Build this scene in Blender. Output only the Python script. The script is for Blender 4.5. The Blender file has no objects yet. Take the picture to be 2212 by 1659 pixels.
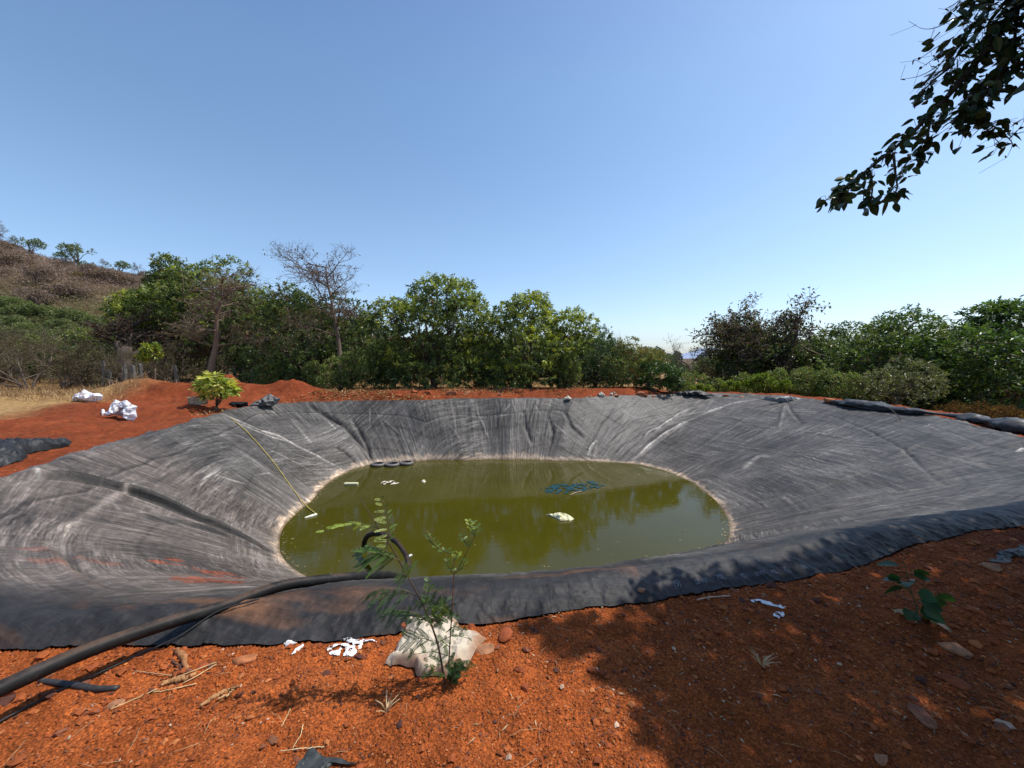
import bpy, math, random
import numpy as np
from mathutils import Vector
rng = np.random.default_rng(7); random.seed(7)
sc = bpy.context.scene; COL = sc.collection
PI = math.pi
# ------------------------------------------------------------------ camera maths (photo frame of 2212 x 1659)
F, CX, CY = 831.0, 1106.0, 829.5
CAMZ = 1.6; PITCH = math.radians(3.75)
def ray(u, v):
    a, b = (u-CX)/F, (CY-v)/F
    return np.array([a, math.cos(PITCH)+b*math.sin(PITCH), -math.sin(PITCH)+b*math.cos(PITCH)])
def on_z(u, v, z):
    d = ray(u, v); t = (z-CAMZ)/d[2]; return d[0]*t, d[1]*t
def at_y(u, v, y):
    d = ray(u, v); t = y/d[1]; return np.array([d[0]*t, y, CAMZ+d[2]*t])
# ------------------------------------------------------------------ noise
def _h(ix, iy, seed):
    n = (ix.astype(np.int64)*374761393 + iy.astype(np.int64)*668265263 + seed*974711) & 0x7fffffff
    n = ((n ^ (n >> 13))*1274126177) & 0x7fffffff
    n = (n ^ (n >> 16))
    return (n & 0xffff)/65535.0
def vn(x, y, seed=0):
    x = np.asarray(x, float); y = np.asarray(y, float)
    ix, iy = np.floor(x), np.floor(y); fx, fy = x-ix, y-iy
    fx = fx*fx*(3-2*fx); fy = fy*fy*(3-2*fy); ix = ix.astype(np.int64); iy = iy.astype(np.int64)
    a = _h(ix, iy, seed); b = _h(ix+1, iy, seed); c = _h(ix, iy+1, seed); d = _h(ix+1, iy+1, seed)
    return (a+(b-a)*fx)*(1-fy)+(c+(d-c)*fx)*fy
def fbm(x, y, o=4, seed=0, g=.5):
    s = 0; a = 1.0; t = 0
    for i in range(o):
        s = s+a*(vn(x*2**i+i*17.3, y*2**i+i*9.1, seed+i)-.5)*2; t += a; a *= g
    return s/t
def sstep(a, b, x):
    t = np.clip((np.asarray(x, float)-a)/(b-a), 0, 1); return t*t*(3-2*t)
# ------------------------------------------------------------------ mesh building
MATS = {}
def mk(name, V, Fs, mat=None, parent=None, smooth=True, col=None, uv=None, link=True):
    """V (n,3); Fs = array or list of arrays of equal-size faces."""
    V = np.asarray(V, np.float32).reshape(-1, 3)
    if isinstance(Fs, np.ndarray): Fs = [Fs]
    Fs = [np.asarray(f, np.int32) for f in Fs if len(f)]
    loops = np.concatenate([f.ravel() for f in Fs]) if Fs else np.zeros(0, np.int32)
    tot = np.concatenate([np.full(len(f), f.shape[1], np.int32) for f in Fs])
    me = bpy.data.meshes.new(name)
    me.vertices.add(len(V)); me.vertices.foreach_set('co', V.ravel())
    me.loops.add(len(loops)); me.loops.foreach_set('vertex_index', loops)
    st = np.concatenate([[0], np.cumsum(tot)[:-1]]).astype(np.int32)
    me.polygons.add(len(tot)); me.polygons.foreach_set('loop_start', st); me.polygons.foreach_set('loop_total', tot)
    me.polygons.foreach_set('use_smooth', np.full(len(tot), smooth))
    if col is not None:
        a = me.attributes.new('col', 'FLOAT_COLOR', 'POINT')
        c = np.ones((len(V), 4), np.float32); c[:, :3] = col; a.data.foreach_set('color', c.ravel())
    if uv is not None:
        l = me.uv_layers.new(name='UVMap'); l.data.foreach_set('uv', np.asarray(uv, np.float32)[loops].ravel())
    me.update(calc_edges=True)
    if mat: me.materials.append(MATS[mat] if isinstance(mat, str) else mat)
    o = bpy.data.objects.new(name, me)
    if link: COL.objects.link(o)
    if parent: o.parent = parent
    return o
def tag(o, label=None, cat=None, group=None, kind=None):
    if label: o['label'] = label
    if cat: o['category'] = cat
    if group: o['group'] = group
    if kind: o['kind'] = kind
    return o
def empty(name, loc, label, cat, group=None, rz=0, s=1):
    o = bpy.data.objects.new(name, None); COL.objects.link(o)
    o.location = [float(c) for c in loc]; o.rotation_euler = (0, 0, rz); o.scale = (s,)*3 if np.isscalar(s) else s
    o.empty_display_size = .1
    return tag(o, label, cat, group)
def dup(root, loc, rz, s, label=None, group=None):
    r = root.copy(); COL.objects.link(r); r.location = [float(c) for c in loc]; r.rotation_euler = (0, 0, rz)
    r.scale = (s,)*3 if np.isscalar(s) else s
    if label: r['label'] = label
    if group: r['group'] = group
    for ch in root.children:
        c = ch.copy(); COL.objects.link(c); c.parent = r
    return r
def grid_faces(nr, nc, wrap=False):
    i = np.arange(nr-1)[:, None]; j = np.arange(nc if wrap else nc-1)[None]
    j2 = (j+1) % nc
    return np.stack([i*nc+j, i*nc+j2, (i+1)*nc+j2, (i+1)*nc+j], -1).reshape(-1, 4)
def frames(P):
    T = np.gradient(P, axis=0); T /= np.linalg.norm(T, axis=1)[:, None]+1e-9
    ref = np.array([0, 0, 1.]) if abs(T[:, 2]).mean() < .8 else np.array([1., 0, 0])
    A = np.cross(T, ref); A /= np.linalg.norm(A, axis=1)[:, None]+1e-9
    return T, A, np.cross(A, T)
class MB:
    def __init__(s): s.V = []; s.Q = []; s.T = []; s.C = []; s.n = 0
    def add(s, V, Q=None, T=None, col=(1, 1, 1)):
        V = np.asarray(V, float).reshape(-1, 3)
        if Q is not None and len(Q): s.Q.append(np.asarray(Q)+s.n)
        if T is not None and len(T): s.T.append(np.asarray(T)+s.n)
        c = np.asarray(col, float); s.C.append(np.broadcast_to(c, (len(V), 3)) if c.ndim == 1 else c)
        s.V.append(V); s.n += len(V)
    def tube(s, P, r, k=5, col=(1, 1, 1), cap=True):
        P = np.asarray(P, float); r = np.broadcast_to(np.asarray(r, float), (len(P),))
        T, A, B = frames(P); th = np.arange(k)*2*PI/k
        V = P[:, None]+r[:, None, None]*(A[:, None]*np.cos(th)[None, :, None]+B[:, None]*np.sin(th)[None, :, None])
        V = V.reshape(-1, 3); Q = grid_faces(len(P), k, True); T3 = None
        if cap:
            n = len(V); V = np.vstack([V, P[0], P[-1]]); j = np.arange(k); j2 = (j+1) % k; b = (len(P)-1)*k
            T3 = np.vstack([np.stack([np.full(k, n), j2, j], 1), np.stack([np.full(k, n+1), b+j, b+j2], 1)])
        s.add(V, Q, T3, col)
    def box(s, c, d, col=(1, 1, 1), rz=0):
        g = np.array([[x, y, z] for x in (-.5, .5) for y in (-.5, .5) for z in (-.5, .5)])*np.array(d)
        R = np.array([[math.cos(rz), -math.sin(rz), 0], [math.sin(rz), math.cos(rz), 0], [0, 0, 1]])
        s.add(g@R.T+np.array(c), [[0, 1, 3, 2], [4, 6, 7, 5], [0, 4, 5, 1], [2, 3, 7, 6], [0, 2, 6, 4], [1, 5, 7, 3]], None, col)
    def build(s, name, mat, parent=None, smooth=True):
        Fs = []
        if s.Q: Fs.append(np.vstack(s.Q))
        if s.T: Fs.append(np.vstack(s.T))
        return mk(name, np.vstack(s.V), Fs, mat, parent, smooth, np.vstack(s.C))
def spline(pts, n):
    P = np.asarray(pts, float); t = np.concatenate([[0], np.cumsum(np.linalg.norm(np.diff(P, axis=0), axis=1))])
    u = np.linspace(0, t[-1], n); Q = np.stack([np.interp(u, t, P[:, i]) for i in range(P.shape[1])], 1)
    # smooth
    w = max(1, n//(len(P)*3))
    for _ in range(3*w):
        Q[1:-1] = .25*Q[:-2]+.5*Q[1:-1]+.25*Q[2:]
    return Q
# ------------------------------------------------------------------ materials
def lin(r, g, b): return tuple(((c/255)/12.92 if c/255 < .04045 else (((c/255)+.055)/1.055)**2.4) for c in (r, g, b))
def newmat(name):
    m = bpy.data.materials.new(name); m.use_nodes = True; nt = m.node_tree
    p = nt.nodes['Principled BSDF']; MATS[name] = m; return m, nt, p
def nd(nt, t, **kw):
    n = nt.nodes.new(t)
    for k, v in kw.items():
        if k in n.inputs: n.inputs[k].default_value = v
        else: setattr(n, k, v)
    return n
def ramp(nt, src, stops):
    r = nt.nodes.new('ShaderNodeValToRGB'); e = r.color_ramp.elements
    while len(e) < len(stops): e.new(.5)
    for x, (p, c) in zip(e, stops):
        x.position = p; x.color = (c, c, c, 1) if np.isscalar(c) else (*c, 1)
    nt.links.new(src, r.inputs[0]); return r.outputs[0]
def mul(nt, a, b):
    m = nt.nodes.new('ShaderNodeMix'); m.data_type = 'RGBA'; m.blend_type = 'MULTIPLY'; m.inputs[0].default_value = 1
    nt.links.new(a, m.inputs[6])
    if isinstance(b, tuple): m.inputs[7].default_value = (*b, 1)
    else: nt.links.new(b, m.inputs[7])
    return m.outputs[2]
def attr(nt):
    a = nt.nodes.new('ShaderNodeAttribute'); a.attribute_name = 'col'; return a.outputs['Color']
def noise(nt, vec, scale, detail=4, rough=.55, dist=0.):
    n = nd(nt, 'ShaderNodeTexNoise'); n.inputs['Distortion'].default_value = dist; n.inputs['Scale'].default_value = scale; n.inputs['Detail'].default_value = detail; n.inputs['Roughness'].default_value = rough
    if vec is not None: nt.links.new(vec, n.inputs['Vector'])
    return n.outputs['Fac']
def bump(nt, src, p, strength, dist, prev=None):
    b = nt.nodes.new('ShaderNodeBump'); b.inputs['Strength'].default_value = strength; b.inputs['Distance'].default_value = dist
    nt.links.new(src, b.inputs['Height'])
    if prev: nt.links.new(prev, b.inputs['Normal'])
    nt.links.new(b.outputs[0], p.inputs['Normal']); return b.outputs[0]
# soil
m, nt, p = newmat('soil')
tc = nt.nodes.new('ShaderNodeTexCoord').outputs['Object']
c = mul(nt, attr(nt), ramp(nt, noise(nt, tc, 9, 8, .65), [(.3, .62), (.5, 1.0), (.72, 1.38)]))
c = mul(nt, c, ramp(nt, noise(nt, tc, 85, 5, .7), [(.36, .5), (.52, 1.0), (.66, 1.6)]))
nt.links.new(c, p.inputs['Base Color']); p.inputs['Roughness'].default_value = .95; p.inputs['Specular IOR Level'].default_value = .15
b1 = bump(nt, noise(nt, tc, 60, 6, .7), p, 1.0, .02)
vo = nd(nt, 'ShaderNodeTexVoronoi'); vo.inputs['Scale'].default_value = 70; nt.links.new(tc, vo.inputs['Vector'])
bump(nt, vo.outputs['Distance'], p, .8, .014, b1)
# generic attribute-coloured materials
def attrmat(name, rough=.8, ns=20, lo=.75, hi=1.25, bstr=.3, bd=.01, spec=.3, metal=0):
    m, nt, p = newmat(name); tc = nt.nodes.new('ShaderNodeTexCoord').outputs['Object']
    f = noise(nt, tc, ns, 6, .6)
    nt.links.new(mul(nt, attr(nt), ramp(nt, f, [(.3, lo), (.7, hi)])), p.inputs['Base Color'])
    p.inputs['Roughness'].default_value = rough; p.inputs['Specular IOR Level'].default_value = spec
    bump(nt, f, p, bstr, bd); return m, nt, p
attrmat('stone', .9, 14, .6, 1.35, .6, .02)
attrmat('pebble', .9, 40, .8, 1.2, .2, .004)
attrmat('bark', .9, 25, .55, 1.4, .7, .02)
attrmat('cloth', .9, 160, .85, 1.1, .4, .003)
attrmat('plastic_white', .45, 30, .85, 1.1, .2, .004, .4)
attrmat('plastic_black', .5, 26, .6, 1.7, .25, .004, .28)
attrmat('rubber', .55, 60, .7, 1.5, .3, .003, .4)
attrmat('straw', .7, 50, .8, 1.2, .2, .002)
m, nt, p = newmat('hose_rubber')
tc = nt.nodes.new('ShaderNodeTexCoord').outputs['Object']
c = mul(nt, attr(nt), ramp(nt, noise(nt, tc, 12, 8, .7), [(.35, .7), (.55, 1.1), (.68, 2.6)]))
geo = nt.nodes.new('ShaderNodeNewGeometry'); sp_ = nt.nodes.new('ShaderNodeSeparateXYZ'); nt.links.new(geo.outputs['Normal'], sp_.inputs[0])
dm = nt.nodes.new('ShaderNodeMath'); dm.operation = 'MULTIPLY'; nt.links.new(ramp(nt, sp_.outputs['Z'], [(.55, 0.), (.95, .6)]), dm.inputs[0]); nt.links.new(ramp(nt, noise(nt, tc, 7, 6, .7), [(.42, 0.), (.62, 1.)]), dm.inputs[1])
dx_ = nt.nodes.new('ShaderNodeMix'); dx_.data_type = 'RGBA'; nt.links.new(dm.outputs[0], dx_.inputs[0]); nt.links.new(c, dx_.inputs[6]); dx_.inputs[7].default_value = (.13, .075, .045, 1); c = dx_.outputs[2]
nt.links.new(c, p.inputs['Base Color']); p.inputs['Roughness'].default_value = .6; p.inputs['Specular IOR Level'].default_value = .22
bump(nt, noise(nt, tc, 90, 4), p, .3, .003)
def leafmat(name, trans, rough=.45, spec=.35):
    m, nt, p = newmat(name); a = attr(nt)
    nt.links.new(a, p.inputs['Base Color']); p.inputs['Roughness'].default_value = rough; p.inputs['Specular IOR Level'].default_value = spec
    t = nt.nodes.new('ShaderNodeBsdfTranslucent'); nt.links.new(mul(nt, a, (1.5, 1.6, .6)), t.inputs['Color'])
    mx = nt.nodes.new('ShaderNodeMixShader'); mx.inputs[0].default_value = trans
    nt.links.new(p.outputs[0], mx.inputs[1]); nt.links.new(t.outputs[0], mx.inputs[2])
    nt.links.new(mx.outputs[0], nt.nodes['Material Output'].inputs[0])
leafmat('leaf', .28, .4, .34); leafmat('leaf_dark', .06, .4); leafmat('dry_leaf', .2, .8, .1)
# liner
m, nt, p = newmat('liner')
uvn = nt.nodes.new('ShaderNodeUVMap').outputs[0]
def mapped(sx, sy, rz=0):
    mp = nt.nodes.new('ShaderNodeMapping'); mp.inputs['Scale'].default_value = (sx, sy, 1); mp.inputs['Rotation'].default_value = (0, 0, rz)
    nt.links.new(uvn, mp.inputs['Vector']); return mp.outputs[0]
s1 = noise(nt, mapped(10, .6, .12), 1.0, 7, .75, .25)      # lines running down the slope
s2 = noise(nt, mapped(.8, 11, -.08), 1.0, 6, .7, .6)     # lines running round the pond
s3 = noise(nt, mapped(.9, .9), 1.0, 7, .62)
s4 = noise(nt, mapped(38, 1.6, .1), 1.0, 4, .65)
s5 = noise(nt, mapped(2.2, 46, -.05), 1.0, 4, .65)
def fmix(f, a, b):
    m_ = nt.nodes.new('ShaderNodeMix'); m_.data_type = 'RGBA'; m_.blend_type = 'MIX'
    nt.links.new(f, m_.inputs[0])
    for v_, k_ in ((a, 6), (b, 7)):
        if isinstance(v_, tuple): m_.inputs[k_].default_value = v_
        else: nt.links.new(v_, m_.inputs[k_])
    return m_.outputs[2]
fam = ramp(nt, noise(nt, mapped(.35, .5, .4), 1.0, 3, .5), [(.42, 0.), (.58, 1.)])
amt = ramp(nt, noise(nt, mapped(.8, .8, .9), 1.0, 5, .6), [(.3, .45), (.55, 1.)])
A_ = mul(nt, ramp(nt, s1, [(.37, .46), (.5, .94), (.64, 1.8)]), ramp(nt, s4, [(.36, .55), (.5, 1.0), (.64, 1.65)]))
B_ = mul(nt, ramp(nt, s2, [(.37, .46), (.5, .94), (.64, 1.8)]), ramp(nt, s5, [(.36, .55), (.5, 1.0), (.64, 1.65)]))
sm_ = nt.nodes.new('ShaderNodeAttribute'); sm_.attribute_name = 'calm'
s6 = noise(nt, mapped(13, 13), 1.0, 7, .7)
st_ = fmix(amt, (1, 1, 1, 1), fmix(fam, A_, B_))
st_ = fmix(sm_.outputs['Fac'], st_, (1, 1, 1, 1))
c = mul(nt, attr(nt), st_)
c = mul(nt, c, ramp(nt, s3, [(.34, .66), (.5, .97), (.66, 1.36)]))
c = mul(nt, c, ramp(nt, s6, [(.32, .68), (.5, 1.0), (.68, 1.4)]))
c = mul(nt, c, (1.06, 1.0, .92))
nt.links.new(c, p.inputs['Base Color']); p.inputs['Roughness'].default_value = .52; p.inputs['Specular IOR Level'].default_value = .2
b1 = bump(nt, s1, p, .3, .03); b2 = bump(nt, s2, p, .3, .03, b1); b3 = bump(nt, s3, p, .5, .04, b2); bump(nt, s6, p, .35, .015, b3)
# water
m, nt, p = newmat('pond_water')
tc = nt.nodes.new('ShaderNodeTexCoord').outputs['Object']
nt.links.new(ramp(nt, noise(nt, tc, .35, 5, .6), [(.3, (.044, .040, .003)), (.7, (.060, .054, .006))]), p.inputs['Base Color'])
p.inputs['Roughness'].default_value = .035; p.inputs['IOR'].default_value = 1.33
mp = nt.nodes.new('ShaderNodeMapping'); mp.inputs['Scale'].default_value = (1.2, 3.5, 1); nt.links.new(tc, mp.inputs['Vector'])
bump(nt, noise(nt, mp.outputs[0], 2.2, 5, .55), p, .07, .02)
# distant hill, haze painted into the base colour
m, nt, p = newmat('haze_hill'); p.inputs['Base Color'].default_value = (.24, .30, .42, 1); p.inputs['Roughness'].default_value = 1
# ------------------------------------------------------------------ pond curves, polar about PC
PC = np.array([0., 9.5]); ZW = -1.95
def polar(P): P = np.asarray(P, float); d = P-PC; return np.arctan2(d[..., 1], d[..., 0]), np.hypot(d[..., 0], d[..., 1])
NT = 3600; TA = np.linspace(-PI, PI, NT, endpoint=False)
def table(pts, sm=12):
    a, r = polar(pts); o = np.argsort(a); a = a[o]; r = r[o]
    t = np.interp(TA, np.concatenate([a-2*PI, a, a+2*PI]), np.tile(r, 3))
    k = np.exp(-.5*(np.arange(-3*sm, 3*sm+1)/sm)**2); k /= k.sum()
    return np.convolve(np.concatenate([t[-200:], t, t[:200]]), k, 'same')[200:-200]
def look(tab, a): return np.interp(np.asarray(a), np.append(TA, PI), np.append(tab, tab[0]))
Epx_far = [(0,1035),(150,985),(300,945),(400,915),(470,895),(520,880),(600,873),(700,869),(900,866),(1100,862),(1250,861),(1400,855),(1560,850),(1700,857),(1850,875),(2000,898),(2212,945)]
Epx_near = [(0,1405),(100,1400),(200,1393),(350,1392),(500,1402),(620,1400),(740,1386),(860,1370),(1000,1352),(1150,1338),(1300,1312),(1450,1290),(1600,1268),(1750,1250),(1850,1225),(1950,1185),(2100,1155),(2212,1140)]
E_pts = [on_z(u, v, .0) for u, v in Epx_far]+[on_z(u, v, .0) for u, v in Epx_near]+[(-4.3,2.35),(-6.0,3.3),(-6.9,4.4),(7.5,4.6),(9.6,5.8),(10.4,7.0)]
C_px = [(0,1310),(200,1300),(400,1288),(680,1266),(800,1258),(1000,1243),(1200,1228),(1400,1205),(1560,1183),(1800,1140),(2000,1100),(2212,1055)]
C_pts = [on_z(u, v, .13) for u, v in C_px]
W_px = [(604,1178),(606,1195),(620,1215),(650,1238),(690,1257),(612,1140),(640,1110),(675,1082),(700,1052),(730,1030),(770,1012),(810,1002),(900,997),(1000,995),(1100,994),(1200,996),(1300,998),(1380,1003),(1440,1018),(1490,1040),(1530,1068),(1560,1100),(1575,1135),(1573,1160),(1555,1180),(1505,1192)]
W_pts = [on_z(u, v, ZW) for u, v in W_px]+[(2.5,6.55),(1,6.0),(-.6,5.75),(-2,5.8)]
rE = table(E_pts, 9); rW = table(W_pts, 7)
# crest: measured near side, elsewhere a little inside the edge
ca, cr = polar(C_pts); full_a = []; full_r = []
for a_, r_ in zip(TA, rE):
    if -2.02 < a_ < -.82: continue
    full_a.append(a_); full_r.append(r_-.22)
aa = np.concatenate([ca, full_a]); rr = np.concatenate([cr, full_r]); o = np.argsort(aa)
rC = np.interp(TA, np.concatenate([aa[o]-2*PI, aa[o], aa[o]+2*PI]), np.tile(rr[o], 3))
k = np.exp(-.5*(np.arange(-60, 61)/20)**2); k /= k.sum()
rC = np.convolve(np.concatenate([rC[-200:], rC, rC[:200]]), k, 'same')[200:-200]; rC = np.minimum(rC, rE-.12)
nearw = sstep(-2.5, -2.0, TA)*(1-sstep(-.9, -.45, TA))
zC = .03+.10*nearw
def ground_low(x, y):
    z = .025*fbm(x*.7, y*.7, 3, 3)
    for cx, cy, h, sx, sy in [(-13.9,14.6,.8,1.9,1.1),(-11.2,15.0,.85,1.1,.9),(-9.0,15.6,.65,1.2,.7),(-17.5,13.0,.3,2.5,1.5),(-12.5,11.4,.25,2.5,1.2),(-11.2,9.0,.18,1.5,1.2)]:
        z = z+h*np.exp(-((x-cx)/sx)**2-((y-cy)/sy)**2)*(1+.25*fbm(x*1.5, y*1.5, 3, 8))
    # berm behind the far edge
    a, r = polar(np.stack([x, y], -1)); d = r-look(rE, a)
    far = sstep(.72, 1.0, a)*(1-sstep(2.3, 2.7, a))
    z = z+far*(.24+.05*fbm(x*.8, y*.8, 3, 5))*sstep(.1, 1.4, d)*(1-sstep(2.6, 4.2, d))
    rt = sstep(-.7, -.45, a)*(1-sstep(.72, 1.0, a))
    z = z+rt*(.05*sstep(.2, .5, d)*(1-sstep(.6, 1.2, d))-1.5*sstep(.7, 6, d))+sstep(2.35, 2.6, a)*(1-sstep(2.9, 3.2, a))*.12*np.exp(-((d-1.2)/.6)**2)*(1+fbm(x*2, y*2, 3, 77))
    return z
def hill(x, y):
    return .222*np.maximum(0, -x)*sstep(2, 30, -x)*sstep(40, 84, y)*(1-sstep(92, 190, y))
def ground_h(x, y, detail=True):
    x = np.asarray(x, float); y = np.asarray(y, float)
    z = ground_low(x, y)+hill(x, y)*(1+.1*fbm(x*.05, y*.05, 3, 11))
    dist = np.hypot(x, y)
    z = z+sstep(200, 2500, dist)*8*fbm(x*.002, y*.002, 3, 30)-sstep(60, 300, dist)*1.0
    if detail:
        w = 1-sstep(14, 40, dist)
        z = z+w*(.032*fbm(x*2.6, y*2.6, 4, 21)+.012*fbm(x*11, y*11, 3, 22)+.020*np.maximum(0, fbm(x*20, y*20, 4, 23, .65))+.05*np.maximum(0, fbm(x*5, y*5, 3, 24)-.15)*sstep(5, 8, dist)+(.05*fbm(x*.9+5, y*.9, 3, 29)+.06*fbm(x*2.1, y*2.1, 4, 31))*sstep(6, 10, dist))
    return z
def liner_z(a, r, x, y):
    w, c_, e, zc = look(rW, a), look(rC, a), look(rE, a), look(zC, a)
    s = (r-w)/(c_-w)
    zin = ZW+(zc-ZW)*(s*(1.16-.16*s)) ; t = np.clip((r-c_)/(e-c_), 0, 1)
    zin = np.where(s < 0, ZW+s*2.0, zin); zin = np.maximum(zin, -3.4)
    g = ground_h(x, y)
    # rounded crest
    k = .25; q = np.clip(1-(1-s)/.14, 0, 1); zin = zin-.05*q*q*(s < 1)*look(nearw, a)
    zo = (zc-.05*look(nearw, a))*(1-t**1.8)+g*t**.5+.008
    return np.where(r < c_, zin+g*.5*np.clip(s, 0, 1)**4, np.maximum(zo, g*t+.006)), s
def surf(x, y):
    x = np.asarray(x, float); y = np.asarray(y, float)
    a, r = polar(np.stack([x, y], -1)); L, s = liner_z(a, r, x, y)
    return np.where(r < look(rE, a), np.maximum(L, ZW), ground_h(x, y))
def hit(u, v, tmax=400, lift=0):
    d = ray(u, v); t = .6*1.012**np.arange(560); t = t[t < tmax]
    z = CAMZ+d[2]*t; h = surf(d[0]*t, d[1]*t); i = np.argmax(z < h)
    if not (z < h).any(): i = len(t)-1
    lo, hi = t[max(i-1, 0)], t[i]
    m_ = np.linspace(lo, hi, 60); j = np.argmax(CAMZ+d[2]*m_ < surf(d[0]*m_, d[1]*m_)); hi = m_[j] if j else hi
    P = np.array([0, 0, CAMZ])+d*hi; P[2] += lift
    return P
# ------------------------------------------------------------------ ground sheet
def build_ground():
    fr = np.radians(np.linspace(-64, 64, 1050)); bk = np.radians(np.linspace(66, 294, 120))[1:-1]
    th = np.concatenate([fr, bk]); R = np.concatenate([[.02], np.geomspace(.6, 32, 740), np.geomspace(33, 4500, 110)])
    X = R[:, None]*np.sin(th); Y = R[:, None]*np.cos(th)
    Z = ground_h(X, Y); a, r = polar(np.stack([X, Y], -1)); e = look(rE, a)
    L, s = liner_z(a, r, X, Y)
    ins = r < e
    Z = np.where(ins, np.where(s > 1, np.minimum(Z-.03, L-.03), L-.06-.32*np.clip((1-s)*9, 0, 1)), Z)
    # colour
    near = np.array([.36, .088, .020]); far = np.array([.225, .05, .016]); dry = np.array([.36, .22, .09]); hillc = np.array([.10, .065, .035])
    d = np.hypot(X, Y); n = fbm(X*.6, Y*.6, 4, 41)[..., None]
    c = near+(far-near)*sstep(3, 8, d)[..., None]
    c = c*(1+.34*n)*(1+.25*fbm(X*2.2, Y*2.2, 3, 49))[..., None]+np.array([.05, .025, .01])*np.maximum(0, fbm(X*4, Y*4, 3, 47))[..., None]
    # dry grass zone on the left and beyond the berm
    de = r-e
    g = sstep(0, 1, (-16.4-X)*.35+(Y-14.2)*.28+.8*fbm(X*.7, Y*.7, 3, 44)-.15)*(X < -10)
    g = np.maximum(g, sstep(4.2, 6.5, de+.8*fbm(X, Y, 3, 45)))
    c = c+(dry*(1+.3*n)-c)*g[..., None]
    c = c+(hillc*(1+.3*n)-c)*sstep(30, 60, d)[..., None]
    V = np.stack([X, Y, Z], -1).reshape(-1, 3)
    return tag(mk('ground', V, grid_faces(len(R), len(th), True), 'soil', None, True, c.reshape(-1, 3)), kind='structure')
build_ground()
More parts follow.
